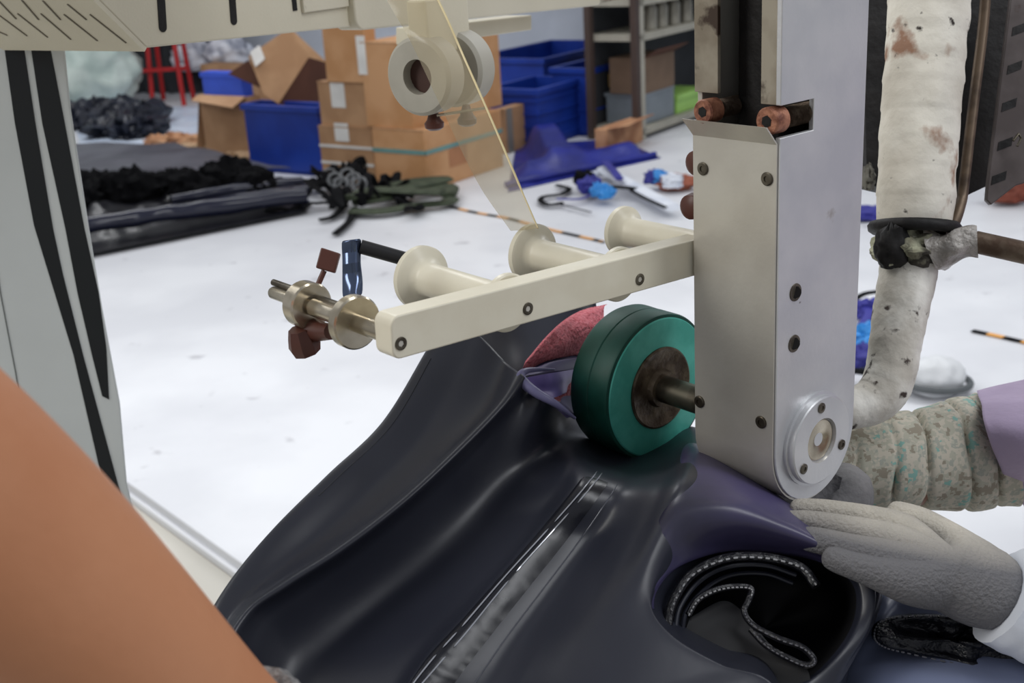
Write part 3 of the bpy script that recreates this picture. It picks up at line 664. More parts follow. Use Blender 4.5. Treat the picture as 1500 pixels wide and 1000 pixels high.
def ringloft(loops, nv, nu):
    C = [[at(*l[i]) for l in loops] for i in range(len(loops[0]))]; R_ = []
    for j in range(nv + 1):
        row = [crv(c, j / nv * (len(loops) - 1)) for c in C]
        R_.append([crv(row, i / nu * len(row), True) for i in range(nu)] ); R_[-1].append(R_[-1][0])
    return R_
RS = ripple(ringloft([out2, outL, midL, rimL, in1], 44, 130), .0015, 8, 8)
kc = int(130 * 5.9 / 13)  # ring split: painted sheen on the bright part, plain dark fabric beyond
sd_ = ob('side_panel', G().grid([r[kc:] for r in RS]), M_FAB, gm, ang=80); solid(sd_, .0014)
sh = ob('shoulder_panel', G().grid([r[:kc + 1] for r in RS]), M_FABP, gm, ang=80, label='black panel around the open end, violet sheen painted in'); solid(sh, .0014)
ri = ringloft([in1, in2, in3, in4], 26, 90)
ins = ob('open_end_lining', G().grid(ri), M_INNER, gm, ang=80, label='black inside of the open end'); solid(ins, .001)
# rolled hem bands with stitches inside the opening
def path(pl, m=60): return resample([at(*p) for p in pl], [1] * len(pl), m)[0]
hem = path([(976,928,.765),(984,885,.782),(1012,842,.80),(1062,818,.806),(1120,816,.81),(1172,830,.81),(1196,858,.80)])
def stitches(pts, par, r=.0006, gap=2, m=M_STITCH):
    g = G()
    for k in range(0, len(pts) - 1, gap): g.tube([pts[k], (pts[k] + pts[k + 1]) / 2 - fwd * .0004, pts[k + 1]], r, 6)
    return ob('stitching', g, m, par)
M_THREAD2 = mat('dull_thread', S(92, 92, 98), .5)
h1 = ob('hem_band', G().tube(hem, .0032, 10), mat('ribbed_hem', S(22, 22, 27), .35, bump=.3, bscale=200), gm)
stitches([p - fwd * .0032 for p in hem], h1, .0007, 2)
for dx, dy, dd_, mm in ((12, 12, .012, M_FAB), (22, 24, .020, M_FAB)):
    q_ = path([(976+dx,928,.765+dd_),(984+dx,885+dy*.4,.782+dd_),(1012+dx,842+dy*.8,.80+dd_),(1062+dx*.4,818+dy,.806+dd_),(1120,816+dy,.81+dd_),(1172-dx*.5,830+dy,.81+dd_)])
    ob('hem_ridge', G().tube(q_, .0016, 8), mm, h1)
hem2 = path([(1008,900,.785),(1022,878,.79),(1048,864,.795),(1076,859,.80),(1100,862,.80),(1096,880,.795),(1090,896,.79),(1104,916,.785),(1140,935,.775),(1175,948,.77),(1192,966,.765),(1180,974,.765),(1150,962,.77),(1122,945,.775),(1100,922,.785)], 120)
h2 = ob('hem_loop', G().tube(hem2, .0022, 8), mat('ribbed_hem', (0, 0, 0)), gm)
stitches([p - fwd * .0024 for p in hem2[:40]], h2, .00055, 2, M_STITCH); stitches([p - fwd * .0024 for p in hem2[48:]], h2, .0005, 2, M_THREAD2)
pl_ = [[(1010,905,.80),(1060,880,.81),(1095,900,.80)],[(1000,950,.79),(1080,940,.79),(1130,945,.785)],[(1040,990,.77),(1110,990,.775),(1180,975,.77)],[(1100,1040,.76),(1150,1040,.76),(1190,1030,.76)]]
ob('inner_flap', G().grid(loft(pl_, 20, 20), fwd * .001), M_INNER, gm, ang=80)
# second piece of the garment at the lower right corner
c2_ = [[(1262,870,.93),(1238,925,.91),(1225,980,.89),(1222,1040,.87),(1230,1120,.86)],
 [(1285,868,.885),(1236,930,.865),(1212,1000,.845),(1205,1060,.83),(1210,1120,.82)],
 [(1310,866,.865),(1262,945,.835),(1236,1010,.82),(1225,1070,.80),(1230,1120,.80)],
 [(1345,862,.86),(1310,930,.84),(1290,1000,.80),(1280,1060,.78),(1285,1120,.77)],
 [(1400,866,.86),(1385,930,.835),(1375,985,.80),(1370,1050,.77),(1370,1120,.76)],
 [(1460,880,.87),(1455,930,.84),(1450,985,.80),(1450,1050,.77),(1450,1120,.75)],
 [(1540,900,.88),(1545,945,.85),(1550,985,.81),(1550,1050,.78),(1550,1120,.76)],
 [(1600,920,.93),(1610,950,.91),(1620,985,.90),(1620,1050,.88),(1620,1120,.86)]]
R2 = ripple(loft(c2_, 70, 50), .003, 12, 4)
hang(R2, .40, .3)
sc = ob('lower_panel', G().grid(R2), M_FABB, gm, ang=80, label='dark panel at lower right, its light painted in as blue-grey'); solid(sc, .0015)
op = [(1278,930),(1288,908),(1330,900),(1390,902),(1450,918),(1520,945),(1540,985),(1480,985),(1400,970),(1330,955),(1292,945)]
def inset(k, dep): cx, cy = 1400, 940; return [at(cx + (x - cx) * k, cy + (y - cy) * k, dep + (y < 930) * .012 - (x > 1400) * .0 ) for x, y in op]
def rl(loops, nv, nu):
    R_ = []
    for j in range(nv + 1):
        row = [crv([l[i] for l in loops], j / nv * (len(loops) - 1)) for i in range(len(loops[0]))]
        R_.append([crv(row, i / nu * len(row), True) for i in range(nu)]); R_[-1].append(R_[-1][0])
    return R_
pad = rl([inset(1.0, .835), inset(.98, .815), inset(.9, .808), inset(.6, .812), inset(.05, .812)], 16, 70)
pad = ripple(pad, .006, 60, 5)
pd = ob('sole_pad', G().grid(pad), mat('crinkled_gloss_patch', S(24, 25, 30), .14, bump=.7, bscale=110), gm, ang=70, label='crinkled glossy black patch with a stitched edge'); solid(pd, .001)
lp = inset(1.0, .812); lp = [crv(lp, i / 120 * len(lp), True) for i in range(121)]
stitches([p - fwd * .004 for p in lp], pd, .0006, 2, M_THREAD2)

# pink towel stuffed behind the roller
L0 = [[(764,549,.955),(800,529,.97),(846,520,1.02),(885,520,1.05)],[(766,540,.945),(798,512,.955),(843,496,1.0),(885,485,1.04)],[(772,526,.95),(803,492,.96),(840,470,1.01),(885,452,1.05)],[(790,510,.99),(815,478,1.0),(850,455,1.04),(890,445,1.07)]]
tw = ob('pink_towel', ripple and G().grid(ripple(loft([list(c) for c in zip(*L0)], 30, 30), .006, 60), fwd * .008), M_PINK, None, ang=80)
tag(tw, 'pink terry towel tucked between garment and green roller', 'towel')
L0 = [[(812,584,.945),(838,598,.99),(880,600,1.04)],[(806,562,.95),(832,562,.98),(870,566,1.04)],[(800,552,.96),(835,548,1.0),(870,548,1.05)]]
ob('towel_corner', G().grid(ripple(loft([list(c) for c in zip(*L0)], 12, 12), .003, 60), fwd * .004), M_PINK, tw, ang=80)
bk = ob('back_panel', G().grid(loft([[(640,440,1.0),(625,520,.985),(600,600,.97)],[(740,430,1.04),(745,500,1.02),(760,560,1.0)],[(830,430,1.12),(830,500,1.11),(840,580,1.10)],[(872,430,1.14),(880,520,1.13),(890,600,1.12)]], 20, 20), fwd * .0015), M_FAB, gm, ang=80)
# lower post of the machine that carries the garment (inside it)
lpz = AX + a_ * .02 - Z * (rad + .045)
lp_ = thing('lower_post', 'steel lower post of the machine standing inside the garment', 'post', V((lpz.x, lpz.y, 0)))
ob('column', G().cyl(V((lpz.x, lpz.y, .02)), V((lpz.x, lpz.y, lpz.z - .03)), .03), M_STEEL, lp_)
ob('lower_roller', G().lathe(lpz, a_, [(-.018, .012), (-.018, .026), (.018, .026), (.018, .012)], 30), M_STEEL, lp_)
ob('base', G().cyl(V((lpz.x, lpz.y, 0)), V((lpz.x, lpz.y, .02)), .15), M_STEEL, lp_)

# ================================================================== PEOPLE
# operator at the left: forearm close to the camera
pL = thing('person', 'person with a bare tan forearm at lower left, wearing a grey knit glove', 'person', V((-.55, .1, 0)))
el = at(-420, 470, .36); wr = at(330, 1085, .50)
fa = [(at(-900, 620, .10) + V((-.22, -.12, .06)), .062), (at(-900, 620, .20) + V((-.1, -.05, .02)), .054), (el, .047)]
for k, r in zip((.25, .5, .75, 1), (.0500, .0475, .040, .031)): fa.append((el.lerp(wr, k), r))
M = wr + (wr - el).normalized() * .05
fa.append((M, .03))
skin('body', [fa], M_SKIN, pL, sub=3)
cuff = wr + (wr - el).normalized() * .0
cuffd = (wr - el).normalized()
def hand(name, W_, knu, fingers, thumb, m, parent, wrist_r=.030, pr=.015, fr_=.0095, label=None):
    ch = [[(W_[0], wrist_r), (W_[1], wrist_r * .98)]]
    cen = W_[1]
    for kk in knu: ch.append([(cen, wrist_r * .98), (cen.lerp(kk, .5), pr * 1.5), (kk, pr * 1.05)])
    for kk, f in zip(knu, fingers):
        ch.append([(kk, pr)] + [(p, fr_ * (1.05 - .1 * i)) for i, p in enumerate(f)])
    ch.append([(cen, wrist_r * .98)] + [(p, fr_ * (1.5 - .22 * i)) for i, p in enumerate(thumb)])
    return skin(name, ch, m, parent, sub=2, label=label)
# glove of the left operator, below the frame
d = cuffd; sdv = d.cross(Z).normalized(); dn = sdv.cross(d).normalized()
Wp = wr + d * .045
kn = [Wp + d * .075 + sdv * s_ for s_ in (-.030, -.010, .010, .028)]
fg_ = [[k_ + d * .035 * q_ - dn * 0 + Z * -.008, k_ + d * .055 * q_ - Z * .028, k_ + d * .062 * q_ - Z * .05] for k_, q_ in zip(kn, (.9, 1, .95, .8))]
hand('glove', [wr + d * .012, Wp], kn, fg_, [Wp + d * .03 + sdv * -.035 - Z * .01, Wp + d * .055 - sdv * .052 - Z * .025, Wp + d * .078 - sdv * .055 - Z * .038], M_GLOVE, pL, wrist_r=.031)
ob('glove_cuff', G().tube([wr + d * (-.001 + .004 * k) for k in range(6)], [.0345, .036, .0355, .036, .0355, .0345], 40, wob=.0015, ws=200), mat('grey_knit_cuff', S(170, 168, 166), .9, c2=S(120, 118, 118), scale=200, bump=.8, bscale=500), pL)

# operator at the right
pR = thing('person', 'person at right edge in camouflage sleeve guard and lilac shirt, gloved hands guiding the garment', 'person', V((1.0, 1.05, 0)))
s_r, s_l = V((.82, 1.38, 1.20)), V((.84, .95, 1.22))
chest = V((.95, 1.17, 1.12)); pel = V((.98, 1.18, .62)); neck = V((.90, 1.16, 1.28)); hdc = V((.84, 1.14, 1.42))
w1 = at(1275, 695, .985); e1 = at(1640, 655, 1.08)
w2 = at(1490, 895, .80); e2 = at(1820, 1010, .82)
skin('body', [[(pel, .14), (V((.98, 1.18, .85)), .12), (chest, .13), (neck, .055), (V((.87, 1.15, 1.34)), .075), (hdc, .088), (V((.85, 1.15, 1.48)), .075)],
              [(chest, .13), (s_r, .055), (e1, .042), (w1, .030)], [(chest, .13), (s_l, .055), (e2, .042), (w2, .030)]], M_SKIN2, pR, sub=2)
# shirt, hair
sh_ = skin('lilac_shirt', [[(pel, .155), (V((.98, 1.18, .85)), .137), (chest, .148), (V((.905, 1.16, 1.25)), .07)],
              [(chest, .148), (s_r + Z * .002, .068), (s_r.lerp(e1, .75), .06)], [(chest, .148), (s_l + Z * .002, .068), (s_l.lerp(e2, .8), .058)]], M_LILAC, pR, sub=2)
ob('hair', G().blob(V((.865, 1.15, 1.46)), .098, .092, .085, .05, 3, 1, 16), M_HAIR, pR)
ob('nose', G().blob(V((.755, 1.135, 1.41)), .014, .010, .02, .05, 2, 1, 8), M_SKIN2, pR)
for dy in (-.033, .033): ob('eye', G().blob(V((.768, 1.138 + dy, 1.435)), .006, .012, .006, 0, 1, 1, 8), M_HAIR, pR)
# camouflage sleeve guard
cs = G()
up_ = [(1165, 640), (1250, 618), (1330, 598), (1400, 582), (1430, 574)]; lo_ = [(1160, 735), (1250, 746), (1330, 750), (1420, 748), (1490, 742)]
n_ = 90; vs = []; fs = []
ax_ = []
for k in range(n_ + 1):
    t = k / n_ * 4; u3 = [V((x, y, 0)) for x, y in up_]; l3 = [V((x, y, 0)) for x, y in lo_]
    a, b = crv(u3, t), crv(l3, t); dep = .975 + .055 * k / n_
    A_, B_ = at(a.x, a.y, dep), at(b.x, b.y, dep); c = (A_ + B_) / 2; r = (A_ - B_).length / 2; uu = (A_ - B_).normalized()
    ww = (fwd + rgt * .1).normalized(); ax_.append((c, r, uu))
    for i in range(56):
        an = 2 * math.pi * i / 56
        ph = k * .42 + .9 * math.sin(an + .6) + 1.6 * noise.noise(V((k * .05, math.sin(an) * .8, math.cos(an) * .8)))
        fold = -.0060 * max(0, math.sin(ph)) ** 8 * (.35 + abs(noise.noise(V((k * .09, math.cos(an) * 1.3, 4)))) * 1.6) + .0012 * math.sin(ph * .5)
        rr4 = r * (1.0) + fold - .0015
        vs.append(c + uu * math.cos(an) * rr4 + ww * math.sin(an) * rr4)
for j in range(n_):
    for i in range(56): i2 = (i + 1) % 56; fs.append((j * 56 + i, j * 56 + i2, (j + 1) * 56 + i2, (j + 1) * 56 + i))
cs.add(vs, fs)
so = ob('camouflage_sleeve_guard', cs, M_CAMO, pR, ang=80); solid(so, .0015)
# wide hem of the lilac sleeve over the guard
L0 = [[(1432,572,1.02),(1445,620,.955),(1465,680,.965),(1500,742,1.03)],[(1470,562,1.03),(1490,615,.945),(1520,680,.95),(1560,740,1.04)],[(1560,545,1.04),(1580,610,.94),(1610,680,.95),(1650,740,1.05)],[(1680,520,1.06),(1700,600,.98),(1720,680,.99),(1740,750,1.08)]]
sl_ = ob('lilac_sleeve', G().grid(ripple(loft([list(c) for c in L0], 40, 30), .006, 26, 3), fwd * .002), M_LILAC, pR, ang=80)
# gloved hand 1, mostly behind the arm
W1_ = [at(1262, 708, .965), at(1225, 716, .955)]
kn = [at(1178, 700, .955), at(1170, 714, .945), at(1170, 728, .94), at(1182, 742, .935)]
fg_ = [[at(x - 45, y + 4, d_), at(x - 75, y + 14, d_), at(x - 92, y + 26, d_)] for x, y, d_ in ((1178, 700, .96), (1170, 714, .945), (1170, 726, .94), (1182, 740, .935))]
hand('glove', W1_, kn, fg_, [at(1235, 745, .93), at(1205, 758, .925), at(1180, 762, .92)], M_GLOVED, pR, label='dark grey glove beside the garment')
# gloved hand 2 in front, reaching left over the garment
W2_ = [at(1500, 888, .80), at(1440, 858, .80)]
kn = [at(1325, 782, .825), at(1312, 800, .808), at(1312, 826, .795), at(1330, 852, .785)]
fg_ = [[at(1255, 757, .838), at(1200, 748, .848), at(1155, 746, .855)], [at(1240, 775, .818), at(1180, 765, .832), at(1140, 765, .84)],
       [at(1245, 803, .800), at(1195, 790, .812), at(1162, 786, .822)], [at(1275, 836, .785), at(1232, 822, .792), at(1203, 811, .80)]]
hand('glove', W2_, kn, fg_, [at(1400, 800, .83), at(1345, 765, .845), at(1295, 750, .855)], M_GLOVE2, pR, wrist_r=.032, pr=.0165, fr_=.0098, label='cream knit glove with grey fingers, lying on the garment')
ob('glove_cuff', G().tube([at(1470, 872, .80), at(1500, 888, .80), at(1540, 905, .80), at(1600, 930, .805)], [.034, .0335, .033, .035], 36, wob=.002, ws=90, step=20), M_WHITEC, pR)
ob('sleeve_guard', G().tube([at(1590, 926, .805), at(1700, 965, .81), at(1800, 1000, .82)], [.038, .046, .05], 30, wob=.003, ws=40, step=20), M_CAMO, pR)

# ================================================================== BACKGROUND
def cor(x, y, z0): return plane_hit(x, y, V((0, 0, z0)), Z)
def cbox(x, y, z0, xl, xr, yt, label, m, name='carton', cat='box', group=None, ha=HA, hb=HB, flaps=True):
    C = cor(x, y, z0); a = ha * len_x(C, ha, xl); b = hb * len_x(C, hb, xr); h = len_y(C, Z, yt)
    g = G().box(C, a, b, Z * h)
    o = ob(name, g, m, None, bev=.004); tag(o, label, cat, group)
    if flaps:      # the seam between the two top flaps and tape over it
        ob('packing_tape', G().box(C + Z * (h - .0005) + a * .47, a * .06, b, Z * .0015), mat('clear_packing_tape', S(200, 165, 125), .25), o)
        ob('flap_edge', G().box(C + Z * (h - .006) - a.normalized() * 0 - b.normalized() * .003, a, b.normalized() * .003, Z * .006), M_CARD, o)
    return o, C, a, b, h
def on_box_label(o, C, u, nrm, s0, z0, wd, ht, m=None, nm='paper_label'):
    ob(nm, G().box(C + u * s0 + Z * z0 + nrm * .0005, u * wd, Z * ht, nrm * .002), m or M_LABEL, o)
# cartons
c1, C, a, b, h = cbox(628, 281, 0, 552, 738, 191, 'large orange-brown carton with teal strap at the bottom of the stack', M_CARD2, group='cartons piled in the middle'); H1 = h
ob('strap', G().box(C + Z * h * .60 - a.normalized() * .004 - b.normalized() * .004, a + a.normalized() * .008, b.normalized() * .005, Z * .022), M_TEAL, c1)
ob('strap', G().box(C + Z * h * .60 - a.normalized() * .004 - b.normalized() * .004, a.normalized() * .005, b + b.normalized() * .006, Z * .022), M_TEAL, c1)
an, bn_ = a.normalized(), b.normalized()
on_box_label(c1, C, bn_, -an, b.length * .28, h * .28, .16, .10, mat('printed_mark', S(176, 124, 88), .8), 'printed_panel')
c2b, C, a, b, h = cbox(551, 271, 0, 474, 562, 188, 'brown carton with two white straps beside the blue tub', M_CARD, group='cartons piled in the middle'); H2 = h
for q in (.32, .62): ob('strap', G().box(C + Z * h * q - b.normalized() * .004, a, b.normalized() * .004, Z * .015), M_LABEL, c2b)
on_box_label(c2b, C, HA, -HB, a.length * .42, h * .74, .10, .10)
c3, C, a, b, h = cbox(541, 187, H2, 471, 552, 121, 'brown carton with tall white label, second in the left column', M_CARD, group='cartons piled in the middle'); H3 = H2 + h
on_box_label(c3, C, HA, -HB, a.length * .44, h * .42, .10, .24)
c5, C, a, b, h = cbox(540, 122, H3, 479, 556, 36, 'topmost plain carton of the left column', M_CARD2, group='cartons piled in the middle')
c4, C, a, b, h = cbox(606, 189, H1, 538, 736, 62, 'tall carton behind the guide wheels, standing on the strapped carton', M_CARD2, group='cartons piled in the middle')
on_box_label(c4, C, HA, -HB, a.length * .88, h * .62, .06, .20)
c6, C, a, b, h = cbox(742, 226, 0, 728, 806, 160, 'low open-topped carton between the carton stack and blue crates', M_CARD, group='loose cartons')
on_box_label(c6, C, bn_, -HA, .02, 0, .06, h, mat('grey_packing_tape', S(130, 126, 118), .4), 'tape')
# crates
def open_box(name, x, y, z0, xl, xr, yt, label, m, cat='crate', group=None, ribs=0, t=.02, ha=HA, hb=HB, rim=True):
    C = cor(x, y, z0); a = ha * len_x(C, ha, xl); b = hb * len_x(C, hb, xr); h = len_y(C, Z, yt); an, bn = a.normalized(), b.normalized()
    e = thing(name, label, cat, C + (a + b) / 2, group)
    ob('base', G().box(C, a, b, Z * t), m, e)
    ob('side_wall', G().box(C, a, bn * t, Z * h), m, e, bev=.003)
    ob('side_wall', G().box(C + b - bn * t, a, bn * t, Z * h), m, e, bev=.003)
    ob('side_wall', G().box(C + bn * t, b - bn * 2 * t, an * t, Z * h), m, e, bev=.003)
    ob('side_wall', G().box(C + a - an * t + bn * t, b - bn * 2 * t, an * t, Z * h), m, e, bev=.003)
    if rim:
        g = G(); o_ = .014
        g.box(C - bn * o_ - an * o_ + Z * (h - .035), a + an * 2 * o_, bn * o_, Z * .035); g.box(C - an * o_ + Z * (h - .035), b + bn * o_, an * o_, Z * .035)
        g.box(C + b - an * o_ + Z * (h - .035), a + an * 2 * o_, bn * o_, Z * .035); g.box(C + a + Z * (h - .035), b, an * o_, Z * .035)
        ob('rim', g, m, e, bev=.002)
    for k in range(ribs):
        ob('rib', G().box(C - an * .010 + Z * (h * (k + .6) / (ribs + .6)), b, an * .011, Z * .012), m, e)
        ob('rib', G().box(C - bn * .010 + Z * (h * (k + .6) / (ribs + .6)), a, bn * .011, Z * .012), m, e)
    return e, C, a, b, h
e1_, Ct, at_, bt_, ht_ = open_box('plastic_crate', 474, 259, 0, 368, 500, 157, 'plain dark blue tub standing left of the carton stack', M_BLUE, ribs=0)
open_box('plastic_crate', 791, 218, 0, 716, 860, 131, 'ribbed blue crate nearest the blue tarpaulin, right group', M_BLUE, group='blue crates against the wall', ribs=4)
e3_, C, a, b, h = open_box('plastic_crate', 869, 200, 0, 812, 921, 100, 'tall dark blue crate with yellow tag beside the shelf', M_BLUE, group='blue crates against the wall', ribs=1)
ob('tag', G().box(C - HA * .012 + b * .42 + Z * (h - .14), b.normalized() * .10, -HA * .004, Z * .08), mat('yellow_tag', S(190, 150, 70), .6), e3_)
open_box('plastic_crate', 800, 186, 0, 690, 915, 86, 'blue crate at the back of the group, touching the wall', M_BLUE, group='blue crates against the wall')
# blue tarpaulin on the floor
def fsheet(px, nx, ny, hfn, th=.004):      # px: four corners on the floor (tl, tr, br, bl)
    P = [fl(*p) for p in px]; rows = []
    for j in range(ny + 1):
        v = j / ny; l, r = P[0].lerp(P[3], v), P[1].lerp(P[2], v)
        rows.append([(lambda q: q + Z * (hfn(i / nx, v, q) + th + .002))(l.lerp(r, i / nx)) for i in range(nx + 1)])
    return G().grid(rows, -Z * th, flip=False)
def hf(u, v, q):
    e = min(1, 8 * min(u, 1 - u, v, 1 - v))
    return e * (.03 * max(0, noise.noise(q * 5)) + (.17 * math.exp(-(max(0, abs(u - .20 - .25 * v) - .07) ** 2) / .003 - ((v - .35) ** 2) / .10)) + .07 * math.exp(-((v - .72) ** 2) / .01) * (u < .93))
tp_ = ob('tarpaulin', fsheet([(756, 214), (905, 204), (968, 232), (744, 282)], 60, 40, hf), M_BLUET, ang=80); tag(tp_, 'crumpled blue tarpaulin lying on the floor before the blue crates', 'tarpaulin')
ob('rolled_edge', G().tube([fl(742, 276) + Z * .02, fl(850, 254) + Z * .025, fl(960, 231) + Z * .02], .018, 12, wob=.008, ws=12, step=30), M_BLUET, tp_)
bx, C, a, b, h = cbox(890, 226, 0, 872, 942, 190, 'crumpled flat brown carton on the floor by the shelf post', M_PAPER, group='loose cartons', flaps=False)
ob('torn_flap', G().prism([C + Z * h, C + b + Z * h, C + b * .9 + Z * (h + .03) - HA * .10, C + b * .1 + Z * (h + .02) - HA * .12], Z * .005), M_PAPER, bx)
# shelf unit
shC = fl(941, 206); u_ = head(52); v_ = head(-38)
u_, v_ = HB, HA
shf = thing('shelf_unit', 'cream metal shelf unit with jars and bins behind the machine arm', 'shelf', shC)
Ls = len_x(shC, u_, 1150)
for k, (p, m) in enumerate(((shC, M_BROWNT), (shC + u_ * Ls, M_SHELF), (shC + v_ * .32, M_BROWNT), (shC + u_ * Ls + v_ * .32, M_SHELF))):
    ob('post', G().box(p - u_ * .05, u_ * .05, v_ * .04, Z * 1.9), m, shf)
ob('post', G().box(shC, u_ * .05, v_ * .03, Z * 1.9), M_SHELF, shf)
zs = []
for y in (202, 52): zs.append(len_y(shC, Z, y) )
zs = [.05, len_y(shC, Z, 56), len_y(shC, Z, 4)]
for z in zs: ob('shelf_board', G().box(shC + Z * (z - .02), u_ * Ls, v_ * .36, Z * .04), M_SHELF, shf)
ob('back_panel', G().box(shC + v_ * .37, u_ * Ls, v_ * .01, Z * 1.9), M_CURT, shf)
for k, xx in enumerate((952, 968, 986, 1004)):
    C = shC + v_ * .08 + Z * (zs[1] + .02); C = C + u_ * len_x(C, u_, xx)
    j = ob('jar', G().lathe(C, Z, [(0, .04), (.004, .045), (.13, .045), (.15, .034), (.17, .034)], 20), mat('grey_tin', S(150, 146, 134), .4, .3, c2=S(112, 108, 98), scale=9)); tag(j, ['leftmost grey tin jar on the upper shelf board', 'second grey tin jar from the left on the upper shelf board', 'third grey tin jar from the left on the upper shelf board', 'grey tin jar nearest the machine arm on the upper shelf board'][k], 'jar', 'tin jars on the shelf')
    ob('lid', G().lathe(C + Z * .165, Z, [(0, .038), (.022, .038)], 20), M_LABEL, j)
z = zs[0] + .02
C = shC + v_ * .05 + Z * z
def shbox(x0, x1, y1, m, label, nm, cat):
    P = C + u_ * len_x(C, u_, x0); L = len_x(C, u_, x1) - len_x(C, u_, x0); h = len_y(P, Z, y1)
    o = ob(nm, G().box(P, u_ * L, v_ * .28, Z * h), m, bev=.006); tag(o, label, cat); return o, P, L, h
o, P, L, h = shbox(946, 988, 143, M_CLEARBIN, 'cloudy grey storage bin on the low board of the shelf unit', 'storage_bin', 'bin'); ob('lid', G().box(P - u_ * .005 + Z * h, u_ * (L + .01), v_ * .29, Z * .02), M_CLEARBIN, o)
hgrey = h + .02
o, P, L, h = shbox(992, 1030, 140, M_LIME, 'lime green plastic bin beside the machine arm', 'storage_bin', 'bin'); ob('rim', G().box(P - u_ * .012 - v_ * .012 + Z * (h - .03), u_ * (L + .024), v_ * .3, Z * .035), M_LIME, o)
P = C + u_ * len_x(C, u_, 944) + Z * hgrey
o = ob('carton', G().box(P, u_ * .42, v_ * .24, Z * .22), mat('dim_cardboard', S(120, 98, 80), .8), bev=.004); tag(o, 'dull brown carton on top of the grey storage bin', 'box')
ob('top_flap', G().prism([P + Z * .22, P + Z * .22 + u_ * .42, P + Z * .27 + u_ * .42 - v_ * .1, P + Z * .27 - v_ * .1], Z * .004), M_CARDD, o)

# open cartons at the left
c7, C, a, b, h = open_box('carton', 372, 238, 0, 304, 392, 142, 'open tall brown carton left of the plain blue tub', M_CARD, 'box', 'loose cartons', t=.006, rim=False)
ob('flap', G().prism([C + Z * h, C + a + Z * h, C + a * 1.05 - b.normalized() * .05 + Z * (h - .03), C - b.normalized() * .12 + Z * (h - .05)], Z * .004), M_CARD, c7)
ob('side_flap', G().prism([C + a + Z * h, C + a + b + Z * h, C + a * 1.25 + b + Z * (h - .45), C + a * 1.3 + Z * (h - .5)], b.normalized() * .004), M_CARD, c7)
C7, a7, b7, h7 = C, a, b, h
zb = h * .62
bt = G().box(C + a * .08 + b * .1 + Z * zb, a * .84, b * .75, Z * (h * 1.30 - zb)); o = ob('tub', bt, M_BLUE2, bev=.006); tag(o, 'bright blue plastic tub standing inside the open brown carton', 'tub')
ob('tub_rim', G().box(C + a * .05 + b * .07 + Z * (h * 1.27), a * .9, b * .81, Z * .03), M_BLUE2, o)
def hollow(O, a, b, c, m, mi, label, t=.008):
    # carton with its mouth open on the side the vector c points to
    e = thing('carton', label, 'box', O, 'tipped cartons in the blue tub'); an, bn, cn = a.normalized(), b.normalized(), c.normalized()
    ob('bottom', G().box(O, a, b, cn * t), m, e)
    ob('panel', G().box(O, a, bn * t, c), m, e); ob('panel', G().box(O + b - bn * t, a, bn * t, c), m, e)
    ob('panel', G().box(O, b, an * t, c), m, e); ob('panel', G().box(O + a - an * t, b, an * t, c), m, e)
    ob('inside', G().box(O + a * .02 + b * .02 + cn * (t * 1.5), a * .96, b * .96, cn * t), mi, e)
    return e
# tipped carton standing in the tub, its big face towards us
dz = (ht_)
def p8(x, y, d): return at(x, y, d)
D8 = (Ct + (at_ + bt_) / 2 - CAM).dot(fwd)
e8 = thing('carton', 'tipped brown carton with white sticker leaning out of the blue tub', 'box', p8(420, 165, D8))
ob('front_panel', G().prism([p8(364, 82, D8 - .1), p8(424, 40, D8 - .02), p8(452, 84, D8 + .02), p8(408, 152, D8 - .05), p8(386, 138, D8 - .08)], fwd * .01), M_CARD, e8)
ob('side_panel', G().prism([p8(452, 84, D8 + .02), p8(480, 92, D8 + .3), p8(478, 200, D8 + .3), p8(408, 172, D8 - .05), p8(406, 150, D8 - .05)], fwd * .01), M_CARDD, e8)
ob('back_panel', G().prism([p8(364, 82, D8 + .3), p8(424, 40, D8 + .32), p8(480, 92, D8 + .34), p8(470, 190, D8 + .3), p8(390, 170, D8 + .3)], fwd * .01), M_CARD, e8)
ob('inside_flap', G().prism([p8(334, 108, D8 + .05), p8(364, 88, D8 - .02), p8(390, 132, D8 - .03)], fwd * .01), M_CARDD, e8)
ob('sticker', G().prism([p8(366, 76, D8 - .11), p8(380, 66, D8 - .09), p8(388, 86, D8 - .10), p8(374, 98, D8 - .115)], fwd * .004), M_LABEL, e8)
c9, C, a, b, h = cbox(362, 150, 0, 300, 385, 96, 'pale carton at the back under the grey wrapped rolls', M_CARD, group='loose cartons', flaps=False)
C9, h9 = C, h
for i, (x, y, r, lab) in enumerate(((284, 84, .17, 'left grey plastic-wrapped bundle on the red trestle'), (334, 76, .17, 'grey plastic-wrapped bundle with dark middle on pale carton'))):
    P = fl(x, 140) ; P = at(x, y, (P - CAM).dot(fwd) * .99)
    o = ob('wrapped_bundle', G().blob(P, r * 1.15, r * .9, r * .85, .25, 3, i + 3, 22), M_GREYB, ang=80); tag(o, lab, 'bundle', 'wrapped bundles at the back')
    ob('tied_end', G().blob(P + rgt * r * 1.0 + upv * .02, .05, .06, .05, .4, 4, i, 10), M_GREYB if i == 0 else M_WHITEC, o)
# red trestle
rd = thing('trestle', 'red metal trestle against the dark curtain at upper left', 'trestle', fl(255, 148))
F0, F1 = fl(232, 150), fl(277, 150)
for (P, dx) in ((F0, .10), (F1, -.10)):
    for dy in (-.18, .18):
        ob('leg', G().cyl(P + V((0, dy, 0)), P + V((dx * .35, dy * .6, 1.0)), .020, n=10), M_RED, rd)
for z in (.28, .98): ob('rail', G().box((F0 + F1) / 2 + V((-.22, -.16, z)), V((.40, 0, 0)), V((0, .03, 0)), Z * .03), M_RED, rd)
ob('top', G().box((F0 + F1) / 2 + V((-.3, -.2, 1.0)), V((.6, 0, 0)), V((0, .4, 0)), Z * .03), M_RED, rd)
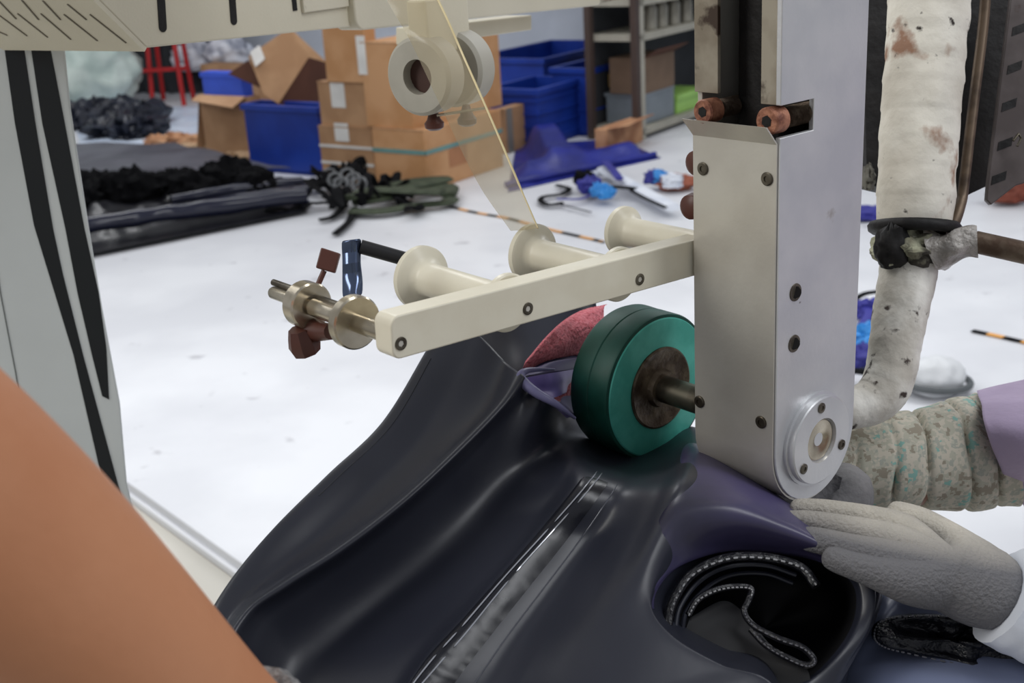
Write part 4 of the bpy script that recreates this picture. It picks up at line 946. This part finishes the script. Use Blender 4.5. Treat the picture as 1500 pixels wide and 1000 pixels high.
# dark curtain along the wall
rows = []; c0 = fl(90, 141); c1_ = fl(300, 141); n_ = 60
for z in (0, .6, 1.2, 1.8, 2.4):
    rows.append([c0.lerp(c1_, k / n_) + HB * (.05 * math.sin(k * 1.3 + z) + .15) + Z * (z + .01) for k in range(n_ + 1)])
o = ob('curtain', G().grid(rows, HB * .01), M_CURT, ang=80); tag(o, 'dark grey curtain hanging behind the red trestle', 'curtain')
# pale green bag, dark garment heap, white sheets, scraps
P = fl(138, 160); o = ob('stuffed_bag', G().blob(P + Z * .34, .44, .38, .42, .16, 2.2, 2, 36), M_PALEG, ang=80); tag(o, 'big pale green stuffed bag at upper left by the cabinet', 'bag')
ob('bag_neck', G().blob(P + Z * .66 - V((.22, 0, 0)), .22, .2, .14, .5, 4, 3, 16), M_PALEG, o)
hp_ = thing('garment_heap', 'heap of shiny dark garments with white buttons below the green bag', 'clothes', fl(175, 200))
for k in range(16):
    x, y = 98 + random.random() * 135, 176 + random.random() * 24
    P = fl(x, y); ob('garment', G().blob(P + Z * .07, .14 + random.random() * .12, .10 + random.random() * .08, .07 + random.random() * .07, .6, 3, k, 12, az=random.random() * 3), mat('dark_navy_cloth', S(38, 42, 54), .35, c2=S(26, 28, 38), scale=8, bump=.3, bscale=20), hp_)
for (x, y) in ((145, 166), (166, 168), (112, 178), (210, 172)):
    P = at(x, y, (fl(x, 188) - CAM).dot(fwd) - .1); ob('button', G().blob(P, .03, .03, .02, .1, 2, 1, 8), M_WHITEC, hp_)
def flat(u, v, q): return .03 * max(0, noise.noise(q * 4)) * min(1, 8 * min(u, 1 - u, v, 1 - v))
o = ob('plastic_sheet', fsheet([(105, 160), (298, 156), (325, 226), (118, 218)], 40, 30, flat), mat('white_plastic_film', S(214, 224, 238), .35, c2=S(196, 208, 226), scale=4, bump=.3, bscale=9), ang=80); tag(o, 'white plastic film spread on the floor under the dark garments', 'plastic sheet')
for i, (x, y, rx, lab) in enumerate(((272, 213, .17, 'crumpled brown paper at the edge of the white film'), (310, 226, .26, 'long crumpled paper scrap before the open carton'), (236, 214, .12, 'small pinkish paper scrap near the black sheeting'), (370, 240, .2, 'pale cardboard scrap along the blue tub'))):
    P = fl(x, y); o = ob('paper_scrap', G().blob(P + Z * .03, rx, rx * .4, .045, .6, 3, i + 8, 16, az=-.4), M_PAPER if i % 2 == 0 else mat('tan_paper', S(188, 156, 122), .8, bump=.3), ang=80); tag(o, lab, 'paper')
# black sheeting
def hb_(u, v, q):
    e = min(1, 10 * min(u, 1 - u, v, 1 - v)); return e * (.05 + .05 * max(0, noise.noise(q * 3)) + .06 * max(0, noise.noise(q * 9)) * (v > .3))
bs = ob('black_sheeting', fsheet([(40, 232), (300, 240), (458, 280), (90, 384)], 90, 60, hb_), M_BLK, ang=80); tag(bs, 'wide heap of black plastic sheeting on the floor at left', 'sheeting')
ob('grey_layer', fsheet([(112, 236), (262, 236), (430, 276), (124, 290)], 40, 24, lambda u, v, q: .11 + .02 * noise.noise(q * 4)), M_GREYSH, bs, ang=80)
ruf = []
for k in range(15):
    x = 128 + k * 18 + random.uniform(-5, 5); y = 312 - k * 1.2 + random.uniform(-6, 6); P = fl(x, y)
    ob('ruffle', G().blob(P + Z * .10, .07 + random.random() * .05, .12, .07 + random.random() * .06, .4, 2, k, 14, az=random.random() * 3), mat('black_ruffle', S(14, 14, 16), .9, c2=S(9, 9, 11), spec=.1), bs)
for (x0, y0, x1, y1, r) in ((255, 322, 445, 290, .028), (275, 336, 452, 303, .028), (90, 368, 450, 312, .04)):
    ob('rolled_edge', G().tube([fl(x0, y0) + Z * .10, fl((x0 + x1) / 2, (y0 + y1) / 2 + 1) + Z * .105, fl(x1, y1) + Z * .09], r, 12, wob=.01, ws=8, step=40), mat('black_roll_gloss', S(30, 32, 48), .15), bs)
ob('front_border', fsheet([(100, 350), (455, 300), (450, 315), (100, 386)], 40, 6, lambda u, v, q: .02), M_BLK, bs)
# black strap bundle
sb = thing('strap_bundle', 'tangle of black webbing straps lying on the white floor below the cartons', 'straps', fl(520, 300))
for k in range(34):
    x, y = random.uniform(438, 590), random.uniform(274, 318) - max(0, 0); y = min(y, 320 - abs(x - 490) * .12)
    P = fl(x, y); pts = []
    an = random.random() * 6.28; L = random.uniform(.12, .32)
    for q in range(6):
        an += random.uniform(-.9, .9); pts.append(P + Z * (random.uniform(.02, .15) * math.exp(-((x - 520) / 60) ** 2) + .02)); P = P + V((math.cos(an), math.sin(an), 0)) * L / 5
    ob('strap', G().tube(pts, .022, 8, flat=.35, step=18), M_WEB, sb)
for pl_ in ([(508, 300), (490, 322), (470, 328)], [(520, 310), (512, 330), (492, 348)], [(520, 276), (560, 272), (596, 274)]):
    ob('strap', G().tube([fl(x, y) + Z * .02 for x, y in pl_], .020, 8, flat=.4, step=16), M_WEB, sb)
for k in range(6):
    P = fl(485 + k * 9, 290 + (k % 3) * 7) + Z * .12; ob('buckle', G().tube([P + V((math.cos(t) * .035, math.sin(t) * .03, math.sin(t) * .03)) for t in [2 * math.pi * q / 8 for q in range(9)]], .008, 6), mat('grey_buckle', S(96, 98, 100), .4), sb)
og = thing('strap_bundle', 'folded olive green webbing beside the black strap tangle', 'straps', fl(590, 300))
for i, pl_ in enumerate(([(515, 318), (560, 318), (610, 310), (655, 305), (660, 300)], [(520, 312), (580, 302), (640, 288), (660, 288), (658, 300)], [(540, 308), (590, 296), (655, 282), (610, 284), (570, 292)], [(515, 316), (545, 304), (600, 306), (650, 308)])):
    ob('strap', G().tube([fl(x, y) + Z * (.03 + .02 * i) for x, y in pl_], .045, 8, flat=.3, step=24), M_OLIVE, og)
# measuring tape
def mtape(pl_, label, n, w_=.011):
    pts, _ = resample([fl(x, y) + Z * .004 for x, y in pl_], [1] * len(pl_), n)
    e = thing('tape_measure', label, 'tape measure', pts[0])
    for k in range(n):
        p, q = pts[k], pts[k + 1]; sd = (q - p).cross(Z).normalized() * w_
        ob('segment', G().prism([p - sd, q - sd, q + sd, p + sd], Z * .002), (M_WEB if k % 2 == 0 else M_ORANGE), e, label='black printed stretch' if k % 2 == 0 else 'orange stretch')
mtape([(660, 304), (700, 313), (745, 321), (800, 336), (870, 352), (885, 356)], 'black and orange measuring tape stretched on the floor behind the spools', 15)
mtape([(1424, 486), (1462, 494), (1505, 504), (1545, 516)], 'black and orange measuring tape end at right of the pipe', 5, .012)
# blue and white strap pile
pile = thing('strap_pile', 'blue, black and white straps and cloth scraps heaped behind the third spool', 'straps', fl(900, 295))
def s_(pl_, r, m, nm='strap', z=.02, fl_=.4): ob(nm, G().tube([fl(x, y) + Z * (z + .0) for x, y in pl_], r, 8, flat=fl_, step=18), m, pile)
s_([(816, 277), (834, 282), (822, 290), (796, 294), (793, 301), (806, 306), (824, 303)], .016, M_WEB, z=.02)
s_([(818, 305), (840, 310), (866, 317)], .006, M_WEB)
s_([(816, 300), (850, 300), (870, 292), (900, 284)], .010, M_INDIGO, z=.03)
s_([(884, 262), (915, 280), (950, 300), (985, 320)], .04, M_WHITEC, 'white_cloth_strip', .05, .5)
s_([(850, 268), (880, 262), (905, 266)], .03, M_WHITEC, 'white_cloth_strip', .03, .6)
s_([(855, 284), (880, 290), (915, 292), (948, 296)], .018, M_WEB, z=.06)
s_([(888, 262), (900, 276), (908, 288)], .022, M_INDIGO, z=.09)
s_([(925, 300), (950, 314), (975, 326)], .012, M_WEB, z=.07)
for (x, y, m, r) in ((866, 290, M_INDIGO, .06), (880, 297, M_CYAN, .045), (888, 300, M_CYAN, .045), (968, 278, M_CYAN, .05), (957, 278, M_INDIGO, .045), (858, 281, M_WEB, .055), (985, 283, M_WHITEC, .05)):
    P = fl(x, y); ob('scrap', G().blob(P + Z * .06, r, r * .8, r * .8, .6, 3, int(x), 12), m, pile)
P = fl(992, 279); o = ob('paper_scrap', G().blob(P + Z * .04, .10, .06, .04, .5, 3, 31, 12), mat('rust_brown_paper', S(150, 84, 62), .7)); tag(o, 'rust brown scrap beside the blue and white straps', 'paper')
# things behind the pipe
bl = thing('strap_pile', 'blue straps on the floor between the arm and the lower pipe', 'straps', fl(1268, 500))
for pl_, r, m, z in (([(1240, 470), (1262, 452), (1285, 447)], .012, M_WEB, .05), ([(1250, 462), (1272, 478), (1262, 500), (1285, 500)], .016, M_INDIGO, .05), ([(1240, 510), (1275, 505), (1300, 495)], .022, M_CYAN, .05), ([(1240, 530), (1280, 545), (1310, 560)], .02, M_INDIGO, .04), ([(1236, 560), (1290, 565), (1320, 558)], .016, M_WEB, .04)):
    ob('strap', G().tube([fl(x, y) + Z * z for x, y in pl_], r, 8, flat=.5, step=18), m, bl)
for (x, y, m) in ((1268, 508, M_CYAN), (1262, 540, M_INDIGO), (1275, 470, M_INDIGO), (1272, 530, M_CYAN)):
    ob('scrap', G().blob(fl(x, y) + Z * .04, .05, .035, .035, .5, 3, x, 12), m, bl)
sh0 = fl(1368, 574)
o = ob('white_cap', G().blob(sh0 + Z * .045, .085, .07, .06, .1, 2, 3, 24), mat('white_cap_cloth', S(214, 216, 218), .5), ang=80); tag(o, 'white cap with dark rim on the floor behind the camouflage sleeve', 'cap')
ob('dark_rim', G().tube([sh0 + Z * .035 + rgt * math.cos(t) * .098 + V((0, 1, 0)) * math.sin(t) * .085 for t in [2 * math.pi * k / 24 for k in range(25)]], .010, 8), mat('dark_rim_rubber', S(84, 88, 90), .5), o)
s_0 = fl(1275, 322); o = ob('cloth_scrap', G().blob(s_0 + Z * .03, .12, .06, .03, .4, 3, 2, 14), M_INDIGO); tag(o, 'dark blue scrap on the floor left of the pipe', 'cloth')
o = ob('cloth_scrap', G().blob(fl(1478, 300) + Z * .06, .10, .06, .06, .4, 3, 2, 14), mat('rust_red_cloth', S(120, 60, 44), .7)); tag(o, 'rust red scrap on the floor under the slotted plate', 'cloth')
